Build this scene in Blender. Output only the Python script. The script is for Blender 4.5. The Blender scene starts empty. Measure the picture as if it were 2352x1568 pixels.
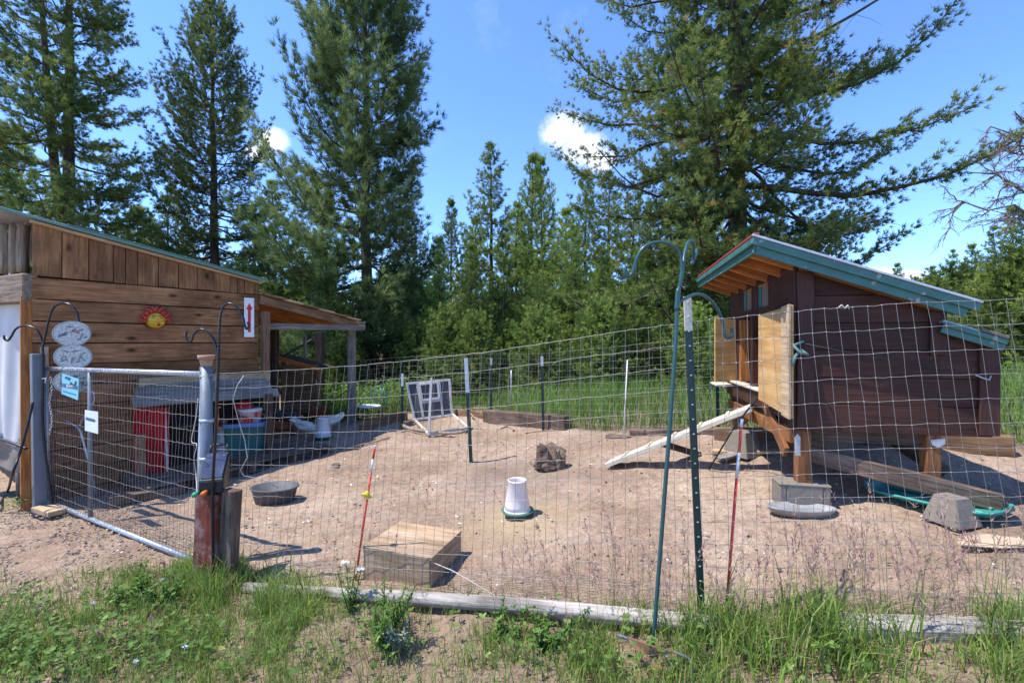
import bpy, math, random
import numpy as np
from mathutils import Vector, Matrix

# ------------------------------------------------------------------ camera, sky, sun, exposure
SC = bpy.context.scene
COL = SC.collection
F, CX, CY, H = 1047.6, 1176.0, 784.0, 1.6          # focal length / centre in 2352 px wide picture units, eye height
cam_d = bpy.data.cameras.new('camera'); cam = bpy.data.objects.new('camera', cam_d); COL.objects.link(cam)
cam.location = (0, 0, H); cam.rotation_euler = (math.radians(90), 0, 0)
cam_d.sensor_width = 36; cam_d.lens = 36 * F / 2352; cam_d.clip_end = 3000; cam_d.clip_start = 0.05
SC.camera = cam
SUN_EL, SUN_AZ = 63.0, 262.0                        # azimuth clockwise from +Y: sun stands to the left
el, az = math.radians(SUN_EL), math.radians(SUN_AZ)
SUNV = Vector((math.sin(az) * math.cos(el), math.cos(az) * math.cos(el), math.sin(el)))
W = bpy.data.worlds.new('World'); SC.world = W; W.use_nodes = True
sun_d = bpy.data.lights.new('sun', 'SUN'); sun_d.energy = 3.45; sun_d.angle = math.radians(0.5); sun_d.color = (1, .95, .87)
sun = bpy.data.objects.new('sun', sun_d); COL.objects.link(sun)
sun.rotation_euler = SUNV.to_track_quat('Z', 'Y').to_euler(); sun.location = (-6, -2, 12)
vs = SC.view_settings; vs.view_transform = 'Standard'; vs.look = 'None'; vs.gamma = 1; vs.exposure = 1.12; vs.use_curve_mapping = False

def NN(nt, typ, **kw):
    n = nt.nodes.new(typ)
    for k, v in kw.items():
        if k.startswith('_'): setattr(n, k[1:], v)
        else:
            key = int(k[1:]) if (k[0] == 'i' and k[1:].isdigit()) else k.replace('__', ' ')
            if isinstance(v, bpy.types.NodeSocket): nt.links.new(v, n.inputs[key])
            else: n.inputs[key].default_value = v
    return n
def MATH(nt, op, a, b=None, c=None, clamp=False):
    n = nt.nodes.new('ShaderNodeMath'); n.operation = op; n.use_clamp = clamp
    for i, v in enumerate((a, b, c)):
        if v is None: continue
        if isinstance(v, bpy.types.NodeSocket): nt.links.new(v, n.inputs[i])
        else: n.inputs[i].default_value = v
    return n.outputs[0]
def MIX(nt, f, a, b, blend='MIX'):
    n = nt.nodes.new('ShaderNodeMix'); n.data_type = 'RGBA'; n.blend_type = blend
    for i, v in ((0, f), (6, a), (7, b)):
        if isinstance(v, bpy.types.NodeSocket): nt.links.new(v, n.inputs[i])
        elif i == 0: n.inputs[0].default_value = v
        else: n.inputs[i].default_value = (*v, 1) if len(v) == 3 else v
    return n.outputs[2]
def RAMP(nt, f, stops):
    n = nt.nodes.new('ShaderNodeValToRGB'); cr = n.color_ramp
    while len(cr.elements) < len(stops): cr.elements.new(.5)
    for e, (p, c) in zip(cr.elements, stops):
        e.position = p; e.color = (*c, 1) if len(c) == 3 else c
    nt.links.new(f, n.inputs[0]); return n.outputs[0]

def build_world():
    nt = W.node_tree; nt.nodes.clear()
    sky = NN(nt, 'ShaderNodeTexSky', _sky_type='NISHITA', _sun_disc=False, _sun_elevation=el, _sun_rotation=az,
             _altitude=2200, _air_density=1.0, _dust_density=0.08, _ozone_density=2.6)
    tc = NN(nt, 'ShaderNodeTexCoord')
    sep = NN(nt, 'ShaderNodeSeparateXYZ', i0=tc.outputs['Generated'])
    y = MATH(nt, 'MAXIMUM', sep.outputs[1], .02)
    u = MATH(nt, 'DIVIDE', sep.outputs[0], y); v = MATH(nt, 'DIVIDE', sep.outputs[2], y)
    nz = NN(nt, 'ShaderNodeTexNoise', Vector=tc.outputs['Generated'], Scale=12.0, Detail=12.0, Roughness=.72)
    acc = None
    # cumulus puffs as directions on the sky: azimuth tangent, elevation tangent, half sizes
    for (a, b, su, sv) in ((.115, .460, .065, .050), (.155, .425, .070, .050), 
                           (-.53, .438, .05, .034), (-.56, .415, .045, .03), (.80, .13, .14, .035), (-.2, .06, .35, .045), (.45, .08, .30, .05), (.19, .40, .05, .035)):
        d = MATH(nt, 'ADD', MATH(nt, 'POWER', MATH(nt, 'DIVIDE', MATH(nt, 'SUBTRACT', u, a), su), 2.0),
                 MATH(nt, 'POWER', MATH(nt, 'DIVIDE', MATH(nt, 'SUBTRACT', v, b), sv), 2.0))
        m = MATH(nt, 'SUBTRACT', 1.0, d)
        acc = m if acc is None else MATH(nt, 'MAXIMUM', acc, m)
    val = MATH(nt, 'ADD', acc, MATH(nt, 'MULTIPLY', MATH(nt, 'SUBTRACT', nz.outputs[0], .5), 2.6))
    mask = NN(nt, 'ShaderNodeMapRange', i0=val, i1=-.05, i2=.95, i3=0.0, i4=1.0, _interpolation_type='SMOOTHSTEP')
    front = MATH(nt, 'GREATER_THAN', sep.outputs[1], .05)
    mk = MATH(nt, 'MULTIPLY', mask.outputs[0], front)
    nz2 = NN(nt, 'ShaderNodeTexNoise', Vector=tc.outputs['Generated'], Scale=26.0, Detail=5.0)
    cc = RAMP(nt, nz2.outputs[0], [(.32, (3.3, 3.55, 4.0)), (.6, (4.9, 5.0, 5.2))])
    # thin wisps
    nz3 = NN(nt, 'ShaderNodeTexNoise', Vector=tc.outputs['Generated'], Scale=3.0, Detail=8.0, Roughness=.65)
    wm = NN(nt, 'ShaderNodeMapRange', i0=nz3.outputs[0], i1=.60, i2=.85, i3=0.0, i4=.25)
    base = MIX(nt, 1.0, sky.outputs[0], (.78, .97, 1.27), 'MULTIPLY')
    base = MIX(nt, wm.outputs[0], base, (4.5, 4.8, 5.2))
    c = MIX(nt, mk, base, cc)
    bg = NN(nt, 'ShaderNodeBackground', Color=c, Strength=0.15)
    out = NN(nt, 'ShaderNodeOutputWorld', Surface=bg.outputs[0])
build_world()

# ------------------------------------------------------------------ terrain and picture-to-place helpers
_xs = np.linspace(-60, 60, 2401)
_tab = np.interp(_xs, [-60, -8, -5, -3.5, -2, 0, 1, 2.25, 3.5, 5, 8, 20, 60],
                 [-.4, -.29, -.24, -.20, -.14, .01, .12, .27, .38, .50, .68, 1.1, 1.6])
_k = np.hanning(41); _k /= _k.sum()
_tab = np.convolve(np.pad(_tab, 20, mode='edge'), _k, mode='valid')
def gz(x, y):
    return np.interp(x, _xs, _tab) + .02 * np.clip(y, 0, 14)
def ray(x, y): return ((x - CX) / F, 1.0, (CY - y) / F)
def P(x, y, D):
    r = ray(x, y); return Vector((r[0] * D, D, H + r[2] * D))
def G(x, y, dz=0.0):
    r = ray(x, y); D = 1.0; step = .02
    while D < 60:
        if H + r[2] * D <= gz(r[0] * D, D): break
        D += step
    lo, hi = D - step, D
    for _ in range(12):
        m = (lo + hi) / 2
        if H + r[2] * m <= gz(r[0] * m, m): hi = m
        else: lo = m
    return Vector((r[0] * hi, hi, gz(r[0] * hi, hi) + dz))
def GX(X, Y, dz=0.0): return Vector((X, Y, float(gz(X, Y)) + dz))
def PL(x, y, o, n):
    """point where the ray through picture point (x, y) meets the plane through o with normal n"""
    r = Vector(ray(x, y)); c = Vector((0, 0, H)); n = Vector(n)
    t = (Vector(o) - c).dot(n) / r.dot(n); return c + r * t

# ------------------------------------------------------------------ mesh building
def link(o, parent=None):
    COL.objects.link(o)
    if parent is not None:
        o.parent = parent; o.matrix_parent_inverse = Matrix.Translation(-Vector(parent['_o'])) if '_o' in parent else parent.matrix_basis.inverted()
    return o
def tag(o, label=None, cat=None, group=None, kind=None):
    if label: o['label'] = label
    if cat: o['category'] = cat
    if group: o['group'] = group
    if kind: o['kind'] = kind
    return o
ROOTS = []
def thing(name, loc, label, cat, group=None):
    o = bpy.data.objects.new(name, None); COL.objects.link(o); o.location = loc; o.empty_display_size = .1
    o['_o'] = tuple(loc); ROOTS.append(o)
    return tag(o, label, cat, group)
def mkobj(name, verts, faces, mat, parent=None, M=None, smooth=False, bevel=0, mats=None, mi=None):
    me = bpy.data.meshes.new(name); me.from_pydata([tuple(v) for v in verts], [], faces); me.validate(); me.update()
    for m in (mats or [mat]): me.materials.append(m)
    if mi is not None: me.polygons.foreach_set('material_index', mi)
    if smooth: me.polygons.foreach_set('use_smooth', [True] * len(me.polygons))
    o = bpy.data.objects.new(name, me); link(o, parent)
    if M is not None: o.matrix_basis = M
    if bevel:
        b = o.modifiers.new('bevel', 'BEVEL'); b.width = bevel; b.segments = 1; b.limit_method = 'ANGLE'
    return o
def frame(o, ax, up):
    ax = Vector(ax).normalized(); up = Vector(up); az_ = (up - ax * up.dot(ax)).normalized(); ay = az_.cross(ax)
    M = Matrix((ax, ay, az_)).transposed().to_4x4(); M.translation = Vector(o); return M
RNG = random.Random(7)
BOXF = [(0, 3, 2, 1), (4, 5, 6, 7), (0, 1, 5, 4), (1, 2, 6, 5), (2, 3, 7, 6), (3, 0, 4, 7)]
def board(name, p0, p1, wz, wy, mat, parent=None, up=(0, 0, 1), bevel=.004, warp=0.0, seg=1, taper=1.0):
    """a plank with its grain along local X"""
    p0, p1 = Vector(p0), Vector(p1); L = (p1 - p0).length; M = frame((p0 + p1) / 2, p1 - p0, up)
    if seg == 1 and not warp:
        a, b, c = L / 2, wy / 2, wz / 2
        v = [(-a, -b, -c), (a, -b * taper, -c * taper), (a, b * taper, -c * taper), (-a, b, -c), (-a, -b, c), (a, -b * taper, c * taper), (a, b * taper, c * taper), (-a, b, c)]
        return mkobj(name, v, BOXF, mat, parent, M, bevel=bevel)
    seg = max(seg, 5); v = []; f = []
    ph = RNG.uniform(0, 6)
    for i in range(seg + 1):
        x = -L / 2 + L * i / seg; dz = warp * math.sin(ph + 3 * i / seg); dy = warp * .6 * math.sin(ph * 2 + 4 * i / seg); k = 1 + RNG.uniform(-1, 1) * warp * 4
        t = 1 + (taper - 1) * i / seg
        for sy, sz in ((-1, -1), (1, -1), (1, 1), (-1, 1)):
            v.append((x, sy * wy / 2 * t + dy, sz * wz / 2 * t * k + dz))
    for i in range(seg):
        for j in range(4):
            a = i * 4 + j; b = i * 4 + (j + 1) % 4; f.append((a, b, b + 4, a + 4)[::-1])
    f.append((0, 1, 2, 3)); n = seg * 4; f.append((n + 3, n + 2, n + 1, n))
    return mkobj(name, v, f, mat, parent, M, bevel=bevel)
def prism(name, o, ax, up, poly, t, mat, parent=None, bevel=.003):
    """polygon in the (local x, local z) plane, thickness t centred on local y"""
    M = frame(o, ax, up); n = len(poly)
    v = [(x, -t / 2, z) for x, z in poly] + [(x, t / 2, z) for x, z in poly]
    f = [tuple(range(n)), tuple(range(2 * n - 1, n - 1, -1))] + [(i + n, (i + 1) % n + n, (i + 1) % n, i) for i in range(n)]
    ar = sum(poly[i][0] * poly[(i + 1) % n][1] - poly[(i + 1) % n][0] * poly[i][1] for i in range(n))
    if ar < 0: f = [q[::-1] for q in f]
    return mkobj(name, v, f, mat, parent, M, bevel=bevel)
def clip(poly, a, b, c):
    """keep a*x + b*z <= c"""
    out = []
    for i in range(len(poly)):
        p, q = poly[i], poly[(i + 1) % len(poly)]; dp = a * p[0] + b * p[1] - c; dq = a * q[0] + b * q[1] - c
        if dp <= 0: out.append(p)
        if (dp < 0 < dq) or (dq < 0 < dp):
            t = dp / (dp - dq); out.append((p[0] + (q[0] - p[0]) * t, p[1] + (q[1] - p[1]) * t))
    return out
def tubegeo(pts, rad, n=8, caps=True):
    pts = [Vector(p) for p in pts]; m = len(pts)
    if not hasattr(rad, '__len__'): rad = [rad] * m
    v, f = [], []; T0 = (pts[1] - pts[0]).normalized()
    ref = Vector((0, 0, 1)) if abs(T0.z) < .9 else Vector((1, 0, 0)); nrm = (ref - T0 * ref.dot(T0)).normalized()
    for i in range(m):
        T = (pts[min(i + 1, m - 1)] - pts[max(i - 1, 0)])
        if T.length < 1e-9: T = T0
        T.normalize(); nrm = (nrm - T * nrm.dot(T)).normalized(); b = T.cross(nrm)
        for j in range(n):
            a = 2 * math.pi * j / n; v.append(pts[i] + (nrm * math.cos(a) + b * math.sin(a)) * rad[i])
    for i in range(m - 1):
        for j in range(n):
            a = i * n + j; b = i * n + (j + 1) % n; f.append((a, b, b + n, a + n))
    if caps: f.append(tuple(range(n - 1, -1, -1))); f.append(tuple(range((m - 1) * n, m * n)))
    return v, f
def tube(name, pts, rad, mat, parent=None, n=8, smooth=True, caps=True):
    o = Vector(pts[0]); v, f = tubegeo(pts, rad, n, caps)
    return mkobj(name, [p - o for p in v], f, mat, parent, Matrix.Translation(o), smooth=smooth)
def log(name, p0, p1, r0, r1, mat, parent=None, n=12, seg=14, wob=.04, rough=.05):
    """round timber with its grain along local X"""
    p0, p1 = Vector(p0), Vector(p1); L = (p1 - p0).length; M = frame(p0, p1 - p0, (0, 0, 1)); v = []; f = []
    pa, pb = RNG.uniform(0, 6), RNG.uniform(0, 6)
    prof = [1 + RNG.uniform(-rough, rough) for _ in range(n)]
    for i in range(seg + 1):
        t = i / seg; cy = wob * math.sin(pa + 4 * t) * (r0 + r1) ; cz = wob * math.sin(pb + 5 * t) * (r0 + r1)
        for j in range(n):
            a = 2 * math.pi * j / n; r = (r0 + (r1 - r0) * t) * prof[j] * (1 + RNG.uniform(-rough, rough) * .5)
            v.append((L * t, cy + r * math.cos(a), cz + r * math.sin(a)))
    for i in range(seg):
        for j in range(n):
            a = i * n + j; b = i * n + (j + 1) % n; f.append((a, b, b + n, a + n))
    f.append(tuple(range(n - 1, -1, -1))); f.append(tuple(range(seg * n, (seg + 1) * n)))
    return mkobj(name, v, f, mat, parent, M, smooth=True)
def lathe(name, prof, o, mat, parent=None, n=20, sx=1.0, sy=1.0, rot=0.0, smooth=True, tilt=None):
    v, f = [], []
    for (r, z) in prof:
        for j in range(n):
            a = 2 * math.pi * j / n; v.append((r * sx * math.cos(a), r * sy * math.sin(a), z))
    for i in range(len(prof) - 1):
        for j in range(n):
            a = i * n + j; b = i * n + (j + 1) % n; f.append((a, b, b + n, a + n))
    if prof[0][0] > 1e-4: f.append(tuple(range(n - 1, -1, -1)))
    if prof[-1][0] > 1e-4: f.append(tuple(range((len(prof) - 1) * n, len(prof) * n)))
    M = Matrix.Translation(Vector(o)) @ (tilt if tilt is not None else Matrix.Rotation(rot, 4, 'Z'))
    return mkobj(name, v, f, mat, parent, M, smooth=smooth)
def np_obj(name, V, Fc, mat, parent=None, tint=None, M=None, smooth=False):
    """large mesh from numpy: V (n,3), Fc (m,3) triangles"""
    me = bpy.data.meshes.new(name); n, m = len(V), len(Fc)
    me.vertices.add(n); me.vertices.foreach_set('co', np.ascontiguousarray(V, np.float32).ravel())
    me.loops.add(m * 3); me.loops.foreach_set('vertex_index', np.ascontiguousarray(Fc, np.int32).ravel())
    me.polygons.add(m); me.polygons.foreach_set('loop_start', np.arange(0, m * 3, 3, dtype=np.int32))
    me.update(calc_edges=True)
    if tint is not None:
        at = me.attributes.new('tint', 'FLOAT', 'POINT'); at.data.foreach_set('value', np.ascontiguousarray(tint, np.float32))
    if smooth: me.polygons.foreach_set('use_smooth', np.ones(m, bool))
    me.materials.append(mat)
    o = bpy.data.objects.new(name, me); link(o, parent)
    if M is not None: o.matrix_basis = M
    return o
def copy_tree(root, loc, rotz=0.0, scale=1.0, label=None):
    r = root.copy(); COL.objects.link(r); r.location = loc; r.rotation_euler = (0, 0, rotz); r.scale = (scale,) * 3 if not hasattr(scale, '__len__') else scale
    if label: r['label'] = label
    ROOTS.append(r)
    for ch in list(root.children):
        c = ch.copy(); COL.objects.link(c); c.parent = r
        for g in ch.children:
            d = g.copy(); COL.objects.link(d); d.parent = c
    return r

# ------------------------------------------------------------------ materials
def newmat(name):
    m = bpy.data.materials.new(name); m.use_nodes = True; nt = m.node_tree
    return m, nt, nt.nodes['Principled BSDF']
def setin(b, **kw):
    for k, v in kw.items(): b.inputs[k.replace('__', ' ')].default_value = v
def wood(name, dark, mid, light, rough=.85, rnd=.35, bump=.35, scale=1.0, stain=.5, knots=.0, spec=.25, gray=None):
    m, nt, b = newmat(name)
    tc = NN(nt, 'ShaderNodeTexCoord'); oi = NN(nt, 'ShaderNodeObjectInfo')
    off = NN(nt, 'ShaderNodeVectorMath', _operation='SCALE', i0=(13.1, 7.7, 5.3), Scale=oi.outputs['Random'])
    add = NN(nt, 'ShaderNodeVectorMath', _operation='ADD', i0=tc.outputs['Object'], i1=off.outputs[0])
    mp = NN(nt, 'ShaderNodeMapping', Vector=add.outputs[0], Scale=(1.3 * scale, 17 * scale, 17 * scale))
    g = NN(nt, 'ShaderNodeTexNoise', Vector=mp.outputs[0], Scale=2.2, Detail=7.0, Roughness=.62, Distortion=.7)
    fine = NN(nt, 'ShaderNodeTexNoise', Vector=mp.outputs[0], Scale=11.0, Detail=3.0, Roughness=.6)
    fac = MATH(nt, 'ADD', MATH(nt, 'MULTIPLY', g.outputs[0], .78), MATH(nt, 'MULTIPLY', fine.outputs[0], .22))
    c = RAMP(nt, fac, [(.33, dark), (.5, mid), (.66, light)])
    st = NN(nt, 'ShaderNodeTexNoise', Vector=add.outputs[0], Scale=2.3, Detail=5.0, Roughness=.6)
    sv = NN(nt, 'ShaderNodeMapRange', i0=st.outputs[0], i1=.32, i2=.68, i3=1 - stain, i4=1 + stain * .35)
    c = MIX(nt, 1.0, c, sv.outputs[0], 'MULTIPLY')
    if gray:
        st2 = NN(nt, 'ShaderNodeTexNoise', Vector=add.outputs[0], Scale=5.0, Detail=6.0, Roughness=.7)
        gf = NN(nt, 'ShaderNodeMapRange', i0=st2.outputs[0], i1=.45, i2=.62, i3=0.0, i4=.85)
        c = MIX(nt, gf.outputs[0], c, gray)
    if knots:
        mk = NN(nt, 'ShaderNodeMapping', Vector=add.outputs[0], Scale=(2.2, 4.5, 4.5))
        vo = NN(nt, 'ShaderNodeTexVoronoi', Vector=mk.outputs[0], Scale=1.0, Randomness=1.0)
        kf = NN(nt, 'ShaderNodeMapRange', i0=vo.outputs['Distance'], i1=.05, i2=.16, i3=knots, i4=0.0)
        c = MIX(nt, kf.outputs[0], c, tuple(x * .22 for x in dark))
    br = MATH(nt, 'MULTIPLY_ADD', oi.outputs['Random'], rnd, 1 - rnd / 2)
    c = MIX(nt, 1.0, c, br, 'MULTIPLY')
    nt.links.new(c, b.inputs['Base Color']); setin(b, Roughness=rough); b.inputs['Specular IOR Level'].default_value = spec
    bp = NN(nt, 'ShaderNodeBump', Height=fac, Strength=bump, Distance=.01)
    nt.links.new(bp.outputs[0], b.inputs['Normal']); return m
def paint(name, col, rough=.55, var=.18, bump=.08, metallic=0.0, scale=8.0, spec=.4, wear=None, wearc=(.4, .38, .35), sss=0):
    m, nt, b = newmat(name)
    tc = NN(nt, 'ShaderNodeTexCoord')
    n1 = NN(nt, 'ShaderNodeTexNoise', Vector=tc.outputs['Object'], Scale=scale, Detail=6.0, Roughness=.65)
    sv = NN(nt, 'ShaderNodeMapRange', i0=n1.outputs[0], i1=.3, i2=.7, i3=1 - var, i4=1 + var * .6)
    c = MIX(nt, 1.0, col, sv.outputs[0], 'MULTIPLY')
    if wear:
        n2 = NN(nt, 'ShaderNodeTexNoise', Vector=tc.outputs['Object'], Scale=scale * 2.7, Detail=8.0, Roughness=.7)
        wf = NN(nt, 'ShaderNodeMapRange', i0=n2.outputs[0], i1=1 - wear, i2=1 - wear + .07, i3=0.0, i4=1.0)
        c = MIX(nt, wf.outputs[0], c, wearc)
    nt.links.new(c, b.inputs['Base Color'])
    rr = NN(nt, 'ShaderNodeMapRange', i0=n1.outputs[0], i1=.3, i2=.7, i3=max(rough - .1, .05), i4=min(rough + .12, 1))
    nt.links.new(rr.outputs[0], b.inputs['Roughness']); setin(b, Metallic=metallic); b.inputs['Specular IOR Level'].default_value = spec
    bp = NN(nt, 'ShaderNodeBump', Height=n1.outputs[0], Strength=bump, Distance=.01)
    nt.links.new(bp.outputs[0], b.inputs['Normal']); return m
def leafmat(name, stops, trans=.3, rough=.6, objvar=.25):
    m, nt, b = newmat(name)
    at = NN(nt, 'ShaderNodeAttribute', _attribute_name='tint'); oi = NN(nt, 'ShaderNodeObjectInfo')
    c = RAMP(nt, at.outputs['Fac'], stops)
    br = MATH(nt, 'MULTIPLY_ADD', oi.outputs['Random'], objvar, 1 - objvar / 2)
    c = MIX(nt, 1.0, c, br, 'MULTIPLY')
    nt.links.new(c, b.inputs['Base Color']); setin(b, Roughness=rough); b.inputs['Specular IOR Level'].default_value = .25
    tr = NN(nt, 'ShaderNodeBsdfTranslucent', Color=c)
    mx = NN(nt, 'ShaderNodeMixShader', Fac=trans); nt.links.new(b.outputs[0], mx.inputs[1]); nt.links.new(tr.outputs[0], mx.inputs[2])
    nt.links.new(mx.outputs[0], nt.nodes['Material Output'].inputs['Surface']); return m
def barkmat(name, c1, c2, sc=1.0):
    m, nt, b = newmat(name); tc = NN(nt, 'ShaderNodeTexCoord')
    mp = NN(nt, 'ShaderNodeMapping', Vector=tc.outputs['Object'], Scale=(9 * sc, 9 * sc, 2.2 * sc))
    n = NN(nt, 'ShaderNodeTexNoise', Vector=mp.outputs[0], Scale=2.5, Detail=8.0, Roughness=.7)
    c = RAMP(nt, n.outputs[0], [(.35, c1), (.65, c2)])
    nt.links.new(c, b.inputs['Base Color']); setin(b, Roughness=.9); b.inputs['Specular IOR Level'].default_value = .15
    bp = NN(nt, 'ShaderNodeBump', Height=n.outputs[0], Strength=.8, Distance=.03); nt.links.new(bp.outputs[0], b.inputs['Normal']); return m

M_ = {}
M_['shedwood'] = wood('shed_boards', (.150, .066, .027), (.265, .122, .051), (.39, .200, .092), knots=.9, rnd=.5, stain=.55)
M_['greywood'] = wood('weathered_grey_wood', (.115, .098, .080), (.235, .205, .172), (.37, .33, .28), rnd=.35, stain=.35, bump=.6)
M_['logwood'] = wood('silvered_log', (.15, .13, .108), (.33, .295, .255), (.50, .46, .41), rnd=.15, stain=.55, bump=.9, scale=.8, knots=.8)
M_['oldlog'] = wood('weathered_tan_log', (.12, .085, .055), (.25, .185, .125), (.38, .295, .21), rnd=.25, stain=.4, bump=.7)
M_['tanwood'] = wood('tan_pine', (.30, .20, .11), (.46, .33, .20), (.58, .45, .30), rnd=.2, stain=.3)
M_['ramp'] = wood('pale_ramp_wood', (.38, .32, .24), (.56, .50, .40), (.68, .62, .52), rnd=.1, stain=.2)
M_['orange'] = wood('stained_orange_wood', (.22, .075, .018), (.40, .155, .042), (.52, .24, .085), rnd=.25, stain=.25)
M_['legwood'] = wood('stained_brown_leg_wood', (.13, .048, .017), (.24, .098, .036), (.34, .155, .065), rnd=.25, stain=.4)
M_['ply'] = wood('plywood_amber', (.38, .20, .065), (.56, .33, .125), (.66, .43, .20), rnd=.12, stain=.3, scale=.35)
M_['hutch'] = wood('hutch_boards', (.10, .055, .028), (.21, .125, .068), (.32, .21, .12), rnd=.3, stain=.35)
M_['darkwood'] = wood('dark_timber', (.035, .024, .017), (.085, .058, .042), (.15, .105, .078), rnd=.3, stain=.4)
M_['tie'] = wood('old_brown_tie', (.06, .038, .026), (.15, .10, .072), (.26, .19, .145), rnd=.25, stain=.5, bump=.9)
M_['redtie'] = wood('old_red_painted_timber', (.115, .026, .016), (.185, .045, .028), (.24, .080, .055), rnd=.1, stain=.35, bump=.9, gray=(.33, .25, .21))
M_['boxply'] = wood('ground_box_plywood', (.25, .160, .093), (.40, .275, .170), (.51, .375, .25), rnd=.1, stain=.3, scale=.6)
M_['coop'] = wood('brown_painted_siding', (.047, .0190, .0130), (.064, .0262, .0180), (.090, .040, .029), rough=.62, rnd=.25, stain=.4, bump=.5, spec=.22)
M_['trimbrown'] = wood('brown_painted_trim', (.049, .0195, .0135), (.066, .0268, .0186), (.090, .039, .028), rough=.6, rnd=.2, stain=.35, bump=.4, spec=.25)
M_['greenpaint'] = paint('green_fascia_paint', (.050, .150, .130), rough=.45, var=.3, wear=.40, wearc=(.33, .33, .29), scale=5)
M_['greenedge'] = paint('green_roof_edge_paint', (.13, .24, .20), rough=.5, wear=.3)
M_['roofmetal'] = paint('grey_roof_metal', (.42, .43, .45), rough=.4, metallic=.7, var=.15, scale=3)
M_['redmetal'] = paint('red_roof_edge', (.36, .05, .045), rough=.45, var=.2, wear=.33, wearc=(.4, .3, .28))
M_['redpanel'] = paint('red_sheet_metal', (.40, .012, .018), rough=.4, var=.25, scale=4)
M_['galv'] = paint('galvanised_steel', (.50, .53, .57), rough=.38, metallic=.55, var=.22, scale=14)
M_['galvdark'] = paint('dull_grey_steel', (.17, .195, .22), rough=.5, metallic=.35, var=.2, scale=8)
M_['wire'] = paint('fence_wire', (.30, .285, .265), rough=.45, metallic=.5, var=.25, scale=20)
M_['tpost'] = paint('green_post_paint', (.012, .038, .034), rough=.4, var=.2, wear=.3, wearc=(.05, .075, .07))
M_['cream'] = paint('cream_post_paint', (.52, .50, .42), rough=.6, var=.25, wear=.38, wearc=(.25, .22, .18), scale=14)
M_['hookgreen'] = paint('green_hook_paint', (.028, .085, .085), rough=.3, var=.15)
M_['hookblack'] = paint('black_hook_paint', (.013, .014, .018), rough=.28, var=.2)
M_['black'] = paint('black_plastic', (.016, .017, .020), rough=.45, var=.2)
M_['solar'] = paint('solar_panel_glass', (.045, .05, .085), rough=.12, var=.15, spec=.8)
M_['pan'] = paint('grey_rubber', (.085, .085, .095), rough=.6, var=.3)
M_['white'] = paint('white_plastic', (.72, .70, .69), rough=.4, var=.12)
M_['feeder'] = paint('pinkish_white_plastic', (.74, .66, .63), rough=.35, var=.12)
M_['feedgreen'] = paint('green_plastic', (.10, .24, .17), rough=.4)
M_['tote'] = paint('teal_plastic', (.018, .10, .10), rough=.35, var=.15)
M_['toteblue'] = paint('blue_plastic', (.11, .20, .42), rough=.4)
M_['red'] = paint('red_plastic', (.55, .02, .025), rough=.4, var=.12)
M_['redpole'] = paint('red_marker_paint', (.60, .055, .035), rough=.4, var=.12)
M_['whitepole'] = paint('white_marker_paint', (.70, .70, .69), rough=.4)
M_['yellow'] = paint('yellow_plastic', (.72, .56, .035), rough=.5)
M_['orangep'] = paint('orange_plastic', (.62, .14, .02), rough=.4)
M_['greenp'] = paint('bright_green_plastic', (.03, .30, .14), rough=.4)
M_['sled'] = paint('turquoise_plastic', (.035, .26, .215), rough=.35, var=.15)
M_['concrete'] = paint('concrete', (.20, .17, .135), rough=.9, var=.25, bump=.5, scale=30)
M_['sunface'] = paint('glazed_yellow', (.68, .40, .03), rough=.25, var=.25, scale=14)
M_['sunred'] = paint('glazed_red', (.50, .045, .025), rough=.25, var=.3, scale=20)
M_['terracotta'] = paint('terracotta', (.40, .21, .14), rough=.85, var=.25)
M_['signwhite'] = paint('white_sign_paint', (.78, .78, .76), rough=.5, var=.06)
M_['signblue'] = paint('light_blue_sign', (.16, .50, .66), rough=.4, var=.12)
M_['ink'] = paint('dark_ink', (.015, .018, .03), rough=.5)
M_['signred'] = paint('sign_red', (.55, .012, .022), rough=.45)
M_['navy'] = paint('navy_print', (.05, .09, .17), rough=.5)
M_['papersign'] = paint('pale_paper', (.62, .68, .68), rough=.6, var=.08)
M_['canvas'] = paint('white_canvas', (.60, .59, .56), rough=.85, var=.15, scale=3, bump=.15)
M_['canvasdirty'] = paint('dirty_canvas', (.25, .21, .17), rough=.9, var=.35, scale=5)
M_['screen'] = paint('dark_window_screen', (.085, .083, .088), rough=.8, var=.15)
M_['paleframe'] = wood('pale_grey_frame_wood', (.33, .31, .28), (.50, .48, .44), (.62, .60, .56), rnd=.15, stain=.2)
M_['chairgreen'] = paint('green_chair_enamel', (.045, .20, .16), rough=.35)
M_['rust'] = paint('rusted_tool_steel', (.23, .115, .07), rough=.75, var=.4, metallic=.3, wear=.45, wearc=(.16, .20, .19), scale=12)
M_['lidgrey'] = paint('grey_metal_lid', (.34, .34, .33), rough=.5, metallic=.4, var=.25)
M_['card'] = paint('tan_cardboard', (.44, .33, .22), rough=.9, var=.2)
M_['rope'] = paint('twisted_rope', (.50, .47, .40), rough=.9)
M_['ropegreen'] = paint('green_cord', (.10, .19, .17), rough=.8)
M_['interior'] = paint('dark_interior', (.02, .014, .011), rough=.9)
M_['winpane'] = paint('tan_mesh_pane', (.20, .155, .115), rough=.5, var=.2)
M_['henwhite'] = paint('white_feathers', (.68, .66, .62), rough=.85, var=.12, scale=25, bump=.5)
M_['henbrown'] = paint('rust_feathers', (.20, .062, .022), rough=.85, var=.4, scale=22, bump=.5)
M_['hendark'] = paint('speckled_feathers', (.045, .042, .042), rough=.85, var=.3, scale=40, wear=.45, wearc=(.45, .44, .42))
M_['comb'] = paint('red_comb', (.48, .02, .022), rough=.5)
M_['beak'] = paint('yellow_beak', (.50, .34, .10), rough=.5)
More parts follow.
